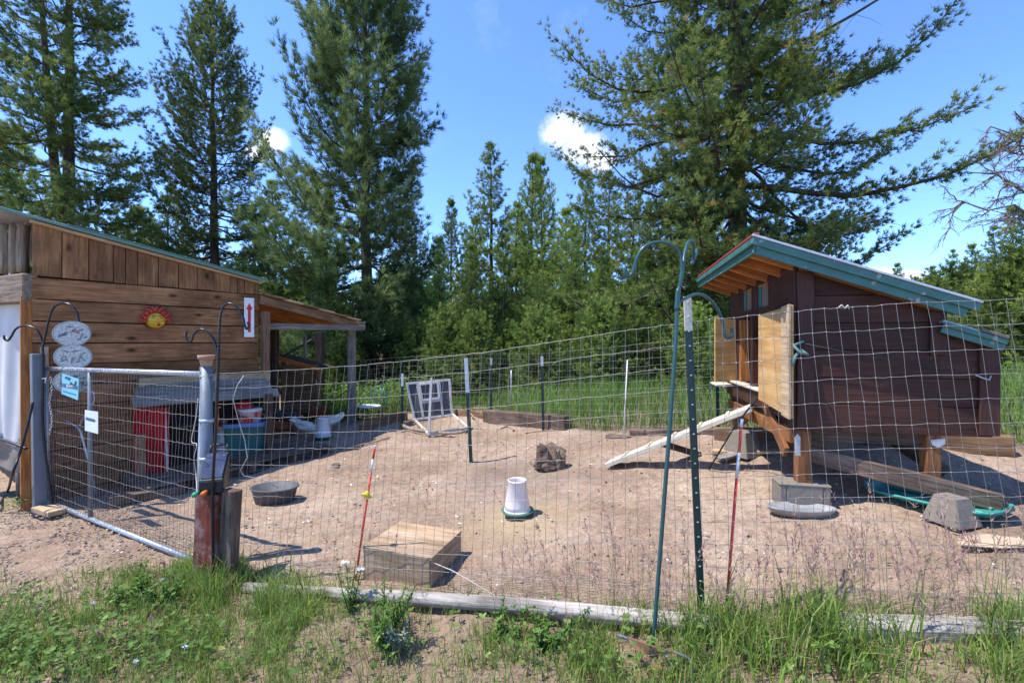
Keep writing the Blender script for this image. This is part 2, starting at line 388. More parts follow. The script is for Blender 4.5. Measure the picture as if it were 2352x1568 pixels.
M_['glass'] = paint('cloudy_bottle_plastic', (.40, .42, .42), rough=.2, var=.4, scale=10, wear=.4, wearc=(.20, .12, .07))
M_['bark'] = barkmat('pine_bark', (.040, .028, .020), (.125, .095, .072))
M_['twig'] = barkmat('dead_twigs', (.11, .085, .066), (.25, .21, .175))
M_['stick'] = barkmat('bare_sticks', (.20, .145, .10), (.40, .32, .25), 2)
# ------------------------------------------------------------------ ground
NR = np.random.default_rng(11)
def vnoise(x, y, seed=0):
    xi = np.floor(x).astype(int); yi = np.floor(y).astype(int); fx = x - xi; fy = y - yi
    fx = fx * fx * (3 - 2 * fx); fy = fy * fy * (3 - 2 * fy)
    def h(a, b):
        n = (a * 374761393 + b * 668265263 + seed * 974711) & 0x7fffffff; n = ((n ^ (n >> 13)) * 1274126177) & 0x7fffffff
        return ((n ^ (n >> 16)) & 0xffff) / 65535.0
    return (h(xi, yi) * (1 - fx) + h(xi + 1, yi) * fx) * (1 - fy) + (h(xi, yi + 1) * (1 - fx) + h(xi + 1, yi + 1) * fx) * fy
def fence_y(X):
    return np.interp(X, [-2.1, -.1, .9, 2.4], [3.4, 2.75, 2.4, 2.15])
# back edge of the pen, ground points
BACK_PX = [(828, 968), (925, 950), (1120, 948), (1243, 985), (1440, 1000), (1645, 1000), (1900, 1012), (2345, 1035), (2500, 1045), (2950, 1064)]
BACK = [G(*p) for p in BACK_PX]
def back_y(X):
    return np.interp(X, [p.x for p in BACK], [p.y for p in BACK])
def soil_mask(x, y):
    """1 where plants grow, 0 on the bare trodden earth"""
    m = np.clip((y - back_y(x) - .05) / .35, 0, 1)
    m = np.where(x < BACK[0].x, np.clip((y - 9.3) / .5, 0, 1), m)
    fr = np.clip((fence_y(x) - .12 - y) / .2, 0, 1) * .55 * (x > -2.2)
    return np.maximum(m, fr)
def build_ground():
    def lines(lo, flo, fhi, hi, d):
        a = np.arange(flo, fhi, d); r = [fhi]; s = d
        while r[-1] < hi: s *= 1.35; r.append(min(r[-1] + s, hi))
        l = [flo]; s = d
        while l[-1] > lo: s *= 1.35; l.append(max(l[-1] - s, lo))
        return np.concatenate([np.array(l[::-1][:-1]), a, np.array(r)])
    xs = lines(-900, -7, 6.5, 900, .04); ys = lines(-60, 1.3, 9.5, 1500, .04)
    X, Y = np.meshgrid(xs, ys); Z = gz(X, Y)
    near = np.exp(-np.maximum(np.hypot(X, Y - 4) - 9, 0) / 6)
    Z = Z + near * ((vnoise(X * 1.7, Y * 1.7, 1) - .5) * .06 + (vnoise(X * 4.3, Y * 4.3, 2) - .5) * .035 + (vnoise(X * 13, Y * 13, 3) - .5) * .014 + (vnoise(X * 24, Y * 24, 4) - .5) * .010) - .012 * near
    nx, ny = len(xs), len(ys)
    V = np.stack([X, Y, Z], -1).reshape(-1, 3)
    i = np.arange(nx * ny).reshape(ny, nx); a, b, c, d = i[:-1, :-1].ravel(), i[:-1, 1:].ravel(), i[1:, 1:].ravel(), i[1:, :-1].ravel()
    Fc = np.concatenate([np.stack([a, b, c], 1), np.stack([a, c, d], 1)])
    m, nt, bs = newmat('trodden_earth'); tc = NN(nt, 'ShaderNodeTexCoord'); O = tc.outputs['Object']
    n1 = NN(nt, 'ShaderNodeTexNoise', Vector=O, Scale=.8, Detail=8.0, Roughness=.62)
    n2 = NN(nt, 'ShaderNodeTexNoise', Vector=O, Scale=14.0, Detail=7.0, Roughness=.7)
    n3 = NN(nt, 'ShaderNodeTexNoise', Vector=O, Scale=70.0, Detail=4.0, Roughness=.7)
    c = RAMP(nt, n1.outputs[0], [(.32, (.245, .168, .115)), (.5, (.365, .262, .186)), (.68, (.455, .348, .258))])
    v2 = NN(nt, 'ShaderNodeMapRange', i0=n2.outputs[0], i1=.3, i2=.7, i3=.66, i4=1.25); c = MIX(nt, 1.0, c, v2.outputs[0], 'MULTIPLY')
    v3 = NN(nt, 'ShaderNodeMapRange', i0=n3.outputs[0], i1=.3, i2=.72, i3=.60, i4=1.32); c = MIX(nt, 1.0, c, v3.outputs[0], 'MULTIPLY')
    # pale spilled feed around the feeder, darker damp patch behind it
    sep = NN(nt, 'ShaderNodeSeparateXYZ', i0=O)
    fd = G(1180, 1190); dd = NN(nt, 'ShaderNodeVectorMath', _operation='DISTANCE', i0=O, i1=tuple(fd))
    fp = MATH(nt, 'ADD', dd.outputs['Value'], MATH(nt, 'MULTIPLY', n2.outputs[0], .7)); fm = NN(nt, 'ShaderNodeMapRange', i0=fp, i1=.45, i2=1.0, i3=.55, i4=0.0)
    c = MIX(nt, fm.outputs[0], c, (.46, .35, .20))
    fd2 = G(1180, 1095); d2 = NN(nt, 'ShaderNodeVectorMath', _operation='DISTANCE', i0=O, i1=tuple(fd2))
    f2 = NN(nt, 'ShaderNodeMapRange', i0=MATH(nt, 'ADD', d2.outputs['Value'], MATH(nt, 'MULTIPLY', n2.outputs[0], .9)), i1=.6, i2=1.4, i3=.45, i4=0.0)
    c = MIX(nt, f2.outputs[0], c, (.21, .165, .14))
    vo = NN(nt, 'ShaderNodeTexVoronoi', Vector=O, Scale=42.0)
    pv = NN(nt, 'ShaderNodeMapRange', i0=vo.outputs['Distance'], i1=.10, i2=.22, i3=1.0, i4=0.0)
    sel = MATH(nt, 'GREATER_THAN', NN(nt, 'ShaderNodeSeparateColor', i0=vo.outputs['Color']).outputs[0], .72)
    pc = RAMP(nt, NN(nt, 'ShaderNodeSeparateColor', i0=vo.outputs['Color']).outputs[1], [(.2, (.14, .10, .075)), (.55, (.36, .30, .24)), (.9, (.50, .45, .38))])
    c = MIX(nt, MATH(nt, 'MULTIPLY', pv.outputs[0], sel), c, pc)
    at = NN(nt, 'ShaderNodeAttribute', _attribute_name='tint')
    soil = RAMP(nt, n2.outputs[0], [(.35, (.10, .075, .05)), (.6, (.21, .165, .11))])
    ff = MATH(nt, 'MULTIPLY', at.outputs['Fac'], NN(nt, 'ShaderNodeMapRange', i0=n1.outputs[0], i1=.35, i2=.6, i3=.6, i4=1.0).outputs[0])
    c = MIX(nt, ff, c, soil)
    nt.links.new(c, bs.inputs['Base Color']); setin(bs, Roughness=.95); bs.inputs['Specular IOR Level'].default_value = .12
    h = MATH(nt, 'ADD', MATH(nt, 'MULTIPLY', n2.outputs[0], .7), MATH(nt, 'ADD', MATH(nt, 'MULTIPLY', n3.outputs[0], .5), MATH(nt, 'MULTIPLY', pv.outputs[0], .25)))
    bp = NN(nt, 'ShaderNodeBump', Height=h, Strength=.9, Distance=.03); nt.links.new(bp.outputs[0], bs.inputs['Normal'])
    o = np_obj('ground', V, Fc, m, tint=soil_mask(V[:, 0], V[:, 1]), smooth=True); tag(o, 'bare trodden earth of the pen and path, sloping up to the coop', 'ground', kind='structure')
build_ground()

# ------------------------------------------------------------------ trees
def unit(a): return a / (np.linalg.norm(a, axis=-1, keepdims=True) + 1e-9)
def ntube(pts, rad, n=5):
    """numpy tube, triangles"""
    pts = np.asarray(pts, float); m = len(pts); rad = np.broadcast_to(np.asarray(rad, float), (m,))
    T = unit(np.gradient(pts, axis=0)); ref = np.where(np.abs(T[:, 2:3]) < .9, np.array([[0, 0, 1.]]), np.array([[1., 0, 0]]))
    A = unit(np.cross(T, ref)); B = np.cross(T, A); th = np.arange(n) * 2 * np.pi / n
    V = (pts[:, None] + (A[:, None] * np.cos(th)[None, :, None] + B[:, None] * np.sin(th)[None, :, None]) * rad[:, None, None]).reshape(-1, 3)
    i = (np.arange(m - 1)[:, None] * n + np.arange(n)[None]); j = (np.arange(m - 1)[:, None] * n + (np.arange(n)[None] + 1) % n)
    i, j = i.ravel(), j.ravel()
    return V, np.concatenate([np.stack([i, j, j + n], 1), np.stack([i, j + n, i + n], 1)])
def merge(parts):
    Vs, Fs, k = [], [], 0
    for V, Fc in parts: Vs.append(V); Fs.append(Fc + k); k += len(V)
    return np.concatenate(Vs), np.concatenate(Fs)
def needles(rng, Pp, Dd, tint, K, Ln, Wn, spread):
    T = len(Pp); D = np.repeat(Dd, K, 0); B = np.repeat(Pp, K, 0)
    r = unit(rng.normal(size=(T * K, 3))); d = unit(D * (1 - spread) + r * spread)
    L = Ln * rng.uniform(.65, 1.15, (T * K, 1)); s = unit(np.cross(d, rng.normal(size=(T * K, 3)))) * Wn
    B = B + rng.normal(size=B.shape) * Ln * .12
    V = np.stack([B + s, B - s, B + d * L], 1).reshape(-1, 3)
    return V, np.arange(T * K * 3).reshape(-1, 3), np.repeat(np.clip(tint, 0, 1), K * 3)
def make_tree(name, seed, Ht, r0, cb, prof, nb, label, cat, matl, group=None, e_low=-8, e_top=48, sub_sp=.17, sub_len=.9, tsp=.10,
              K=9, Ln=.11, Wn=.009, spread=.55, sstart=.25, lean=(0, 0), curl=.25, twin=None, dead=.0, tintmid=.5, bias=None, dup=2, tj=.06, whorl=5):
    rng = np.random.default_rng(seed)
    root = thing(name, (0, 0, 0), label, cat, group)
    zs = np.linspace(-.3, Ht, 16); wob = np.cumsum(rng.normal(size=(16, 2)) * .035, 0)
    tp = np.stack([wob[:, 0] + lean[0] * zs / Ht, wob[:, 1] + lean[1] * zs / Ht, zs], 1)
    tr = r0 * (1 - .93 * (np.clip(zs, 0, Ht) / Ht) ** .9) * np.where(zs < .2, 1.25, 1)
    tV = [ntube(tp, tr, 9)]
    if twin:                                   # a second leader
        z0, dx, dy, h2 = twin; q = np.linspace(0, 1, 10)
        b0 = np.array([np.interp(z0, zs, tp[:, k]) for k in (0, 1)])
        tp2 = np.stack([b0[0] + dx * q ** .6, b0[1] + dy * q ** .6, z0 + (h2 - z0) * q], 1); tV.append(ntube(tp2, r0 * .6 * (1 - .9 * q), 8))
    limbs, TP, TD, TT = [], [], [], []
    for i in range(nb):
        t = (i + rng.uniform(0, 1)) / nb; t = ((int(i / whorl) + .5) * whorl / nb * .8 + t * .2) if whorl > 1 else t; t = min(t, .995) ** 1.05; z0 = cb + (Ht * .985 - cb) * t
        phi = i * 2.39996 + rng.uniform(-.5, .5); L = prof(t, phi) * rng.uniform(.72, 1.12)
        if bias is not None: L *= bias(t, phi)
        if L < .12: continue
        e0 = math.radians(e_low + (e_top - e_low) * t ** 1.4 + rng.uniform(-11, 11))
        c0 = np.array([np.interp(z0, zs, tp[:, k]) for k in (0, 1)])
        if twin and z0 > twin[0] and rng.random() < .45:
            c0 = np.array([np.interp(z0, tp2[:, 2], tp2[:, k]) for k in (0, 1)])
        s = np.linspace(0, 1, 8); bend = rng.uniform(-.35, .35)
        ph = phi + bend * s; hx = np.cumsum(np.cos(ph)) / 8 * L; hy = np.cumsum(np.sin(ph)) / 8 * L; hx -= hx[0]; hy -= hy[0]
        sag = -.22 * (1 - t) * rng.uniform(.4, 1.4)
        bz = z0 + L * (math.sin(e0) * s + sag * np.sin(s * np.pi * .8) + curl * s ** 3 * rng.uniform(.3, 1.2))
        bp = np.stack([c0[0] + hx * math.cos(e0), c0[1] + hy * math.cos(e0), bz], 1); bp[1:-1] += rng.normal(size=(6, 3)) * .02 * L ** .5
        br = max(.008, .016 * L ** .9) * (1 - .85 * s); limbs.append(ntube(bp, br, 4))
        if rng.random() < dead * (1 - t): 
            for k in range(5):
                q = rng.uniform(.3, 1); b = np.array([np.interp(q, s, bp[:, m]) for m in range(3)]); d = unit(rng.normal(size=3) + np.array([0, 0, -.3]))
                limbs.append(ntube(np.stack([b, b + d * .3 * L ** .5, b + d * .5 * L ** .5 + np.array([0, 0, -.08])]), [.006, .004, .002], 3))
            continue
        ns = max(3, int(L * (1 - sstart) / sub_sp)); side = rng.choice([-1, 1])
        btint = rng.normal() * .10
        for k in range(ns + 1):
            q = sstart + (1 - sstart) * (k + rng.uniform(-.3, .3)) / ns; q = min(max(q, .12), 1)
            b = np.array([np.interp(q, s, bp[:, m]) for m in range(3)])
            tg = unit(bp[min(int(q * 7) + 1, 7)] - bp[max(int(q * 7) - 1, 0)])
            side = -side; ang = side * math.radians(rng.uniform(28, 66)) * (1 if k < ns else .15)
            d = np.array([tg[0] * math.cos(ang) - tg[1] * math.sin(ang), tg[0] * math.sin(ang) + tg[1] * math.cos(ang), tg[2] * .6 + rng.uniform(-.22, .40)]); d = unit(d)
            sl = sub_len * (1.05 - .62 * q) * rng.uniform(.55, 1.25) * min(1, (L / 1.6) ** .8 + .03)
            m = max(2, int(sl / tsp)); u = np.linspace(.12 if q > .5 else .3, 1, m)
            sp = b + d * sl * u[:, None]; sp[:, 2] += .22 * sl * u ** 2 * curl / .25
            limbs.append(ntube(np.stack([b, b + d * sl * .55 + np.array([0, 0, .22 * sl * .3 * curl / .25]), sp[-1]]), [.007, .005, .002], 3))
            sp = sp + rng.normal(size=sp.shape) * tsp * .35
            TP.append(sp); dd = unit(d + np.array([0, 0, .45]) * u[:, None] ** 2); TD.append(dd)
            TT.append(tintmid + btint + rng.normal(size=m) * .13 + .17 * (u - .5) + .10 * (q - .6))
    Pp, Dd, Tt = np.concatenate(TP), np.concatenate(TD), np.concatenate(TT)
    Pd, Dq, Td = [Pp], [Dd], [Tt]
    for _ in range(dup - 1):
        o = rng.normal(size=Pp.shape) * tj; Pd.append(Pp + o); Dq.append(unit(Dd + o * 4)); Td.append(Tt + rng.normal(size=len(Tt)) * .08 + o[:, 2] * .8)
    Pp, Dd, Tt = np.concatenate(Pd), np.concatenate(Dq), np.concatenate(Td)
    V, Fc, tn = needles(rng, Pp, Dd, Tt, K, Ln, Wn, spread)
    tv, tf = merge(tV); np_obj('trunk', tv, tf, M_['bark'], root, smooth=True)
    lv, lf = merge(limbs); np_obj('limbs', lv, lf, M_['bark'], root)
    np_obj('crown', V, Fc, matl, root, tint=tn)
    root['_n'] = len(Fc)
    return root
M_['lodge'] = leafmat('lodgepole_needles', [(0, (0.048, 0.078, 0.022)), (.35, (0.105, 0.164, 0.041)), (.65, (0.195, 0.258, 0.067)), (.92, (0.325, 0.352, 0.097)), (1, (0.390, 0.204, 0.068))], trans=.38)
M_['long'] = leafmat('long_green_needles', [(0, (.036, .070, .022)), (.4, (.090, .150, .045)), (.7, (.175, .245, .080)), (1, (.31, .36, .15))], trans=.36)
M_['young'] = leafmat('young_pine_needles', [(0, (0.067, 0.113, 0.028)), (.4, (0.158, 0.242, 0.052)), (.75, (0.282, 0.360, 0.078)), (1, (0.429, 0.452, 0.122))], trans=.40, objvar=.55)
def move(root, X, Y, rot=0.0, s=1.0):
    root.location = (X, Y, float(gz(X, Y))); root.rotation_euler = (0, 0, rot); root.scale = (s,) * 3 if not hasattr(s, '__len__') else s; return root
def at(px, D): return (px - CX) / F * D
rag = lambda a, b, c=0.0: (lambda t, ph: a * (1 - t) ** b + c * (1 - t))
# left pair (open crowns, two leaders), big right pine, long-needled pine, young pines
tA = make_tree('lodgepole_pine', 3, 19.0, .27, 2.4, lambda t, p: 3.9 * (1 - t) ** .55 + .35 * math.sin(9 * t), 140, 'tall dark pine with two leaders rising over the tall end of the shed', 'pine tree', M_['lodge'],
               e_low=-4, e_top=45, sub_sp=.18, sub_len=1.15, tsp=.09, K=13, Ln=.14, Wn=.0086, spread=.42, dup=3, tj=.06, twin=(4.6, -.9, .2, 16.5), dead=.06, tintmid=.48)
move(tA, at(158, 15.5), 15.5, 1.5)
tB = make_tree('lodgepole_pine', 5, 15.3, .24, 1.0, lambda t, p: 3.4 * (1 - t) ** .62 + .2, 175, 'slender full pine standing above the low end of the shed roof', 'pine tree', M_['lodge'],
               e_low=-6, e_top=55, sub_sp=.16, sub_len=1.0, tsp=.088, K=13, Ln=.14, Wn=.0090, spread=.42, dup=2, tj=.05, dead=.06, tintmid=.48, curl=.32)
move(tB, at(492, 18.5), 18.5, .6, 1.02)
tC = make_tree('long_needled_pine', 9, 16.5, .23, .6, lambda t, p: 3.5 * (1 - t) ** .55 + .25, 135, 'broad bushy blue-green pine with long needles behind the lean-to', 'pine tree', M_['long'],
               e_low=2, e_top=52, sub_sp=.18, sub_len=1.25, tsp=.115, K=17, Ln=.22, Wn=.0098, dup=2, tj=.09, spread=.40, curl=.40, tintmid=.52, bias=lambda t, p: 1.0 + (.30 if t < .45 else .10) * math.cos(p - 2.9))
move(tC, at(845, 15.0), 15.0, 0)
tD = make_tree('lodgepole_pine', 21, 18.5, .34, 1.6, lambda t, p: 6.5 * (1 - t) ** .20 * (1 if t > .05 else .8) * (.66 + .38 * math.sin(p * 2.1 + t * 23)) * (.84 + .28 * abs(math.cos(p + 2.0))), 240, 'huge spreading pine with long drooping limbs towering behind the brown coop', 'pine tree', M_['lodge'],
               e_low=-20, e_top=28, sub_sp=.21, sub_len=1.3, tsp=.105, K=11, Ln=.14, Wn=.0108, spread=.43, dup=3, tj=.075, dead=.10, tintmid=.52, whorl=4, curl=.28, sstart=.22)
move(tD, at(1692, 13.6), 13.6, 2.0)
yA = make_tree('young_pine', 31, 8.0, .13, .25, lambda t, p: 2.6 * (1 - t) ** .95 + .10, 70, 'pointed pine in the wood beyond the fence', 'pine tree', M_['young'], group='pines of the wood beyond the fence',
               e_low=-2, e_top=42, sub_sp=.15, sub_len=.66, tsp=.095, K=12, Ln=.15, Wn=.0095, spread=.42, dup=3, tj=.06, curl=.45, tintmid=.48)
yB = make_tree('young_pine', 37, 9.5, .15, 1.2, lambda t, p: 2.7 * (1 - t) ** .9 + .10, 68, 'pointed pine in the wood beyond the fence', 'pine tree', M_['young'], group='pines of the wood beyond the fence',
               e_low=-8, e_top=40, sub_sp=.15, sub_len=.68, tsp=.095, K=12, Ln=.15, Wn=.0095, spread=.42, dup=3, tj=.06, curl=.40, tintmid=.46, dead=.1)
yC = make_tree('young_pine', 41, 3.4, .08, .02, lambda t, p: 1.5 * (1 - t) ** .5 + .2, 85, 'low bushy pine at the edge of the wood', 'pine tree', M_['young'], group='low bushy pines at the edge of the wood',
               e_low=12, e_top=60, sub_sp=.14, sub_len=.62, tsp=.09, K=12, Ln=.14, Wn=.0115, spread=.42, dup=2, tj=.06, curl=.45, tintmid=.48)
first = {id(yA): True, id(yB): True, id(yC): True}
def plant(proto, px, D, top=None, rot=None, wid=1.0):
    X = at(px, D); Z = float(gz(X, D)); hp = {id(yA): 8.0, id(yB): 9.5, id(yC): 3.4}[id(proto)]
    s = 1.0 if top is None else ((CY - top) / F * D + H - Z) / hp
    rot = RNG.uniform(0, 6.28) if rot is None else rot
    if first[id(proto)]:
        first[id(proto)] = False; r = proto; move(r, X, D, rot, (s * wid, s * wid, s))
    else: r = copy_tree(proto, (X, D, Z), rot, (s * wid, s * wid, s))
    who = 'pointed pine' if proto is not yC else 'low bushy pine'
    if px < 950: r['label'] = who + ' crowded behind the shed and lean-to'; r['group'] = who + 's behind the shed'
    elif px < 1720: r['label'] = who + ' in the wood beyond the far fence and meadow grass'; r['group'] = who + 's beyond the meadow grass'
    else: r['label'] = who + ' on the slope behind the brown coop'; r['group'] = who + 's behind the coop'
    return r
# the ones whose tops stand out against the sky
for (pr, px, D, top, w) in ((yB, 1128, 24, 338, 1.0), (yA, 1213, 23, 352, .8), (yA, 1252, 25, 358, .8), (yA, 1336, 22, 392, .85), (yA, 1042, 21, 455, .7),
                            (yB, 1395, 21, 400, 1.1), (yA, 1085, 27, 500, 1), (yB, 1180, 19, 470, 1.1), (yA, 1290, 18, 480, 1.2),
                            (yB, 1450, 18, 430, 1.2), (yA, 1000, 19, 545, 1.0), (yB, 1545, 19, 420, 1.2),
                            (yA, 2340, 15, 470, 1.1), (yB, 2290, 17, 520, 1.1), (yA, 2225, 18, 560, 1), (yA, 2140, 21, 610, 1), (yB, 2185, 22, 575, 1), (yA, 2055, 26, 605, 1),
                            (yA, 2420, 13, 420, 1.2), (yB, 2100, 19, 640, 1.2), (yB, 1960, 22, 650, 1.2), (yB, 1850, 22, 560, 1.3),
                            (yB, 40, 20, 330, 1.3), (yA, -40, 17, 300, 1.2), (yB, 640, 23, 420, 1.3), (yA, 730, 22, 480, 1.2), (yA, 300, 21, 470, 1.2), (yB, 380, 24, 430, 1.2), (yA, 590, 19, 560, 1.1),
                            (yB, 930, 23, 520, 1.2), (yB, 1590, 15.5, 400, 1.1), (yB, 1745, 16, 430, 1.1), (yA, 1850, 16.5, 500, 1.1), (yB, 1500, 16.5, 470, 1.0), (yA, 1075, 13.0, 560, .9), (yB, 1160, 14.2, 540, .9), (yA, 1240, 13.4, 590, .85), (yB, 1310, 14.6, 520, .9), (yA, 1385, 13.2, 570, .9), (yB, 1460, 13.6, 560, .9), (yA, 1545, 12.8, 600, .9), (yB, 1010, 14.0, 580, .9), (yA, 1630, 12.5, 560, .9)):
    plant(pr, px, D, top, None, w)
# lower fringe closing the wood
for (px, D, top) in ((985, 15.5, 690), (1060, 14.5, 730), (1130, 16, 690), (1205, 14, 730), (1280, 15, 700), (1350, 13.5, 740), (1425, 14.5, 690), (1490, 13, 730), (1560, 12.5, 740),
                     (1620, 13.5, 690), (1755, 14, 640), (1850, 15, 640), (1950, 14, 640), (2050, 12, 665), (2130, 10.5, 660), (2200, 11, 640), (2275, 9.5, 650), (2345, 9, 610), (2420, 8.5, 600),
                     (900, 17, 640), (760, 14.5, 700), (700, 16, 660), (640, 15, 680), (790, 12.8, 780), (960, 13.5, 760), (1170, 13, 760), (1310, 12.2, 770), (1520, 11.5, 760), (1650, 11, 750), (560, 17, 640), (1020, 11.6, 735), (1095, 11.0, 745), (1240, 10.9, 735), (1380, 10.6, 715), (1455, 10.8, 735), (1590, 10.0, 725)):
    plant(yC, px, D, top, None, RNG.uniform(.85, 1.15))

# dead tree whose bare limbs reach into the picture from the right
def dead_tree():
    rng = np.random.default_rng(77); D = 9.5; X = at(2520, D); Z = float(gz(X, D))
    root = thing('dead_pine', (X, D, Z), 'bare dead tree reaching reddish leafless limbs over the slope beyond the coop', 'dead tree')
    tp = np.array([[X, D, Z - .3], [X + .05, D, Z + 2], [X - .03, D + .1, Z + 4.5], [X, D, Z + 7.5]]); tv, tf = ntube(tp, [.17, .14, .10, .03], 8); np_obj('trunk', tv, tf, M_['bark'], root, smooth=True)
    def limb(p0, p1, r, lev, acc):
        n = 7; s = np.linspace(0, 1, n)[:, None]; p = p0 + (p1 - p0) * s; L = np.linalg.norm(p1 - p0)
        p[1:-1] += rng.normal(size=(n - 2, 3)) * L * .03; p[:, 2] += -np.sin(s[:, 0] * 3.1) * L * .06
        acc.append(ntube(p if lev < 2 else p[::3], (r * (1 - .8 * s[:, 0])) if lev < 2 else (r * (1 - .8 * s[::3, 0])), 3 if lev else 6))
        if lev < 3:
            for k in range(13 if lev < 2 else 4):
                q = rng.uniform(.18, 1); b = np.array([np.interp(q, s[:, 0], p[:, m]) for m in range(3)])
                d = unit((p1 - p0) / L + rng.normal(size=3) * .75 + np.array([0, 0, -.25])); limb(b, b + d * L * rng.uniform(.18, .38) * (1.2 - .5 * q), r * .42, lev + 1, acc)
    for (y0, e) in ((330, (2275, 290)), (415, (2225, 395)), (450, (2205, 460)), (250, (2330, 255)), (360, (2290, 340))):
        acc = []; limb(np.array(P(2520, y0 + 20, D)), np.array(P(e[0], e[1], D - rng.uniform(-.3, .8))), .045, 0, acc); v, f = merge(acc); np_obj('limb', v, f, M_['twig'], root)
dead_tree()
# ------------------------------------------------------------------ shed with its lean-to (a = along the wall we face, p = out of that wall)
K1 = Vector(((73.5 - CX) / F * 4.85, 4.85, 0)); K2 = Vector(((598 - CX) / F * 6.84, 6.84, 0))
SA = (K2 - K1).normalized(); SPn = Vector((SA.y, -SA.x, 0)); SL = (K2 - K1).length
UP = Vector((0, 0, 1))
def S(a, p, z): return K1 + SA * a + SPn * p + UP * z
def WP(x, y, off=0.0): return PL(x, y, K1 + SPn * off, SPn)
def sa(x): return (WP(x, 700) - K1).dot(SA)
GZ1 = float(gz(K1.x, K1.y)); 
R1 = WP(73.5, 500).z; R2 = WP(596, 643).z
roofz = lambda a: R1 + (R2 - R1) * a / SL
shed = thing('shed', S(0, 0, GZ1), 'brown board-clad shed with a sloping green-edged roof and white canvas doorway', 'shed')
base_z = GZ1 - .02
zs_ = [1.585 + .236 * k for k in range(3, -9, -1)]          # seams between the long planks
for i in range(len(zs_) - 1):
    zt, zb = zs_[i], zs_[i + 1]
    if zt < base_z - .05: break
    zb = max(zb, base_z - .1)
    j0, j1 = RNG.uniform(-.004, .004), RNG.uniform(-.004, .004)
    o = board('plank', S(0.0 + RNG.uniform(-.012, .006), -.02 + RNG.uniform(-.006, .004), (zt + zb) / 2 + j0), S(SL - .02, -.02 + RNG.uniform(-.004, .004), (zt + zb) / 2 + j1), (zt - zb) - .012, .04, M_['shedwood'], shed)
bx = [75, 142.4, 204, 260.5, 288.7, 317, 365, 410.4, 452.6, 491.5, 529, 546.6, 562.7, 585.5, 596]
for x0, x1 in zip(bx[:-1], bx[1:]):
    a0, a1 = sa(x0) + .004, sa(x1) - .004; pr = RNG.uniform(-.012, .006)
    zb = zs_[0] + .006 + RNG.uniform(-.006, .006)
    # local x is up so the grain runs up the board
    prism('upright_board', S(0, -.018 + pr, 0), UP, SA, [(zb, a0), (roofz(a0) - .03, a0), (roofz(a1) - .03, a1), (zb, a1)], .036, M_['shedwood'], shed)
# backing and the other walls
def wallbox(name, pts, t, mat, parent): return prism(name, pts[0], pts[1], pts[2], pts[3], t, mat, parent, bevel=0)
prism('inner_wall', S(0, -.075, 0), SA, UP, [(.03, base_z), (SL - .03, base_z), (SL - .03, roofz(SL) - .1), (.03, R1 - .1)], .03, M_['interior'], shed, bevel=0)
BW = 3.4
prism('back_wall', S(SL - .02, -.02, 0), -SPn, UP, [(.07, base_z), (BW, base_z), (BW, R2 - .25), (.07, R2 - .06)], .04, M_['shedwood'], shed)
prism('far_wall', S(0, -BW, 0), SA, UP, [(.0, base_z), (SL, base_z), (SL, roofz(SL) - .25), (0, R1 - .25)], .04, M_['darkwood'], shed, bevel=0)
# roof: falls along the wall, a thin sheet with a green edge
def roofpt(a, p, dz): return S(a, p, roofz(a) + dz)
roof = board('roof', (roofpt(-.25, -BW / 2 + .03, -.005)), (roofpt(SL + .06, -BW / 2 + .03, -.005)), .028, BW + .12, M_['roofmetal'], shed, up=UP, bevel=.003)
board('roof_edge', roofpt(-.25, .098, -.012), roofpt(SL + .06, .098, -.012), .032, .014, M_['greenedge'], roof, up=UP)
board('roof_edge', roofpt(.25, .114, .008), roofpt(SL + .06, .114, .008), .014, .016, M_['greenpaint'], roof, up=UP)
board('rake_board', roofpt(-.02, .028, -.045), roofpt(SL, .028, -.045), .034, .05, M_['tanwood'], shed, up=UP)
# doorway side: corner post, header timber, upright round poles, canvas
board('corner_post', S(-.040, -.02, base_z - .1), S(-.040, -.02, 2.08), .045, .085, M_['orange'], shed, up=SPn)
log('corner_log', S(-.03, -.10, 2.2), S(-.03, -.10, R1 - .06), .07, .07, M_['oldlog'], shed, n=9, seg=6)
FD = (-SPn * .98 + SA * .02).normalized()        # doorway direction runs off to the left
tl = P(66, 661, 4.84)
board('header_beam', tl + Vector((.02, 0, 0)), tl + FD * 1.6 + Vector((-.35, -.25, 0)), .30, .12, M_['oldlog'], shed, warp=.006, seg=8, bevel=.012)
for k, (px, r) in enumerate(((52, .055), (32, .05), (14, .06), (-8, .055))):
    c = P(px, 570, 5.02 + .06 * k); log('upright_pole', Vector((c.x, c.y, 2.36)), Vector((c.x + .01, c.y, 2.93)), r, r * .95, M_['oldlog'], shed, n=9, seg=6)
board('canvas_rail', P(66, 512, 5.0), P(-60, 536, 5.5), .05, .05, M_['greywood'], shed)
def cloth(name, x0, x1, y0, y1, D, mat, folds, amp, parent, seed):
    rg = random.Random(seed); nx, ny = 46, 26; v = []; f = []
    for j in range(ny + 1):
        for i in range(nx + 1):
            s, t = i / nx, j / ny; b = amp * (math.sin(s * folds * 6.28 + 1.3 * math.sin(t * 3)) * .6 + math.sin(s * folds * 2.3 * 6.28 + t * 2) * .3) * (.35 + .65 * t)
            p = P(x0 + (x1 - x0) * s, y0 + (y1 - y0) * t + 10 * math.sin(s * 9) * t, D + .25 * (1 - s)); v.append(p + Vector((b * .4, b, 0)))
    for j in range(ny):
        for i in range(nx): a = j * (nx + 1) + i; f.append((a, a + nx + 1, a + nx + 2, a + 1))
    o = mkobj(name, [q - v[0] for q in v], f, mat, parent, Matrix.Translation(v[0]), smooth=True)
    md = o.modifiers.new('thick', 'SOLIDIFY'); md.thickness = .003; return o
cloth('canvas_curtain', -90, 62, 686, 1015, 5.02, M_['canvas'], 2.2, .035, shed, 1)
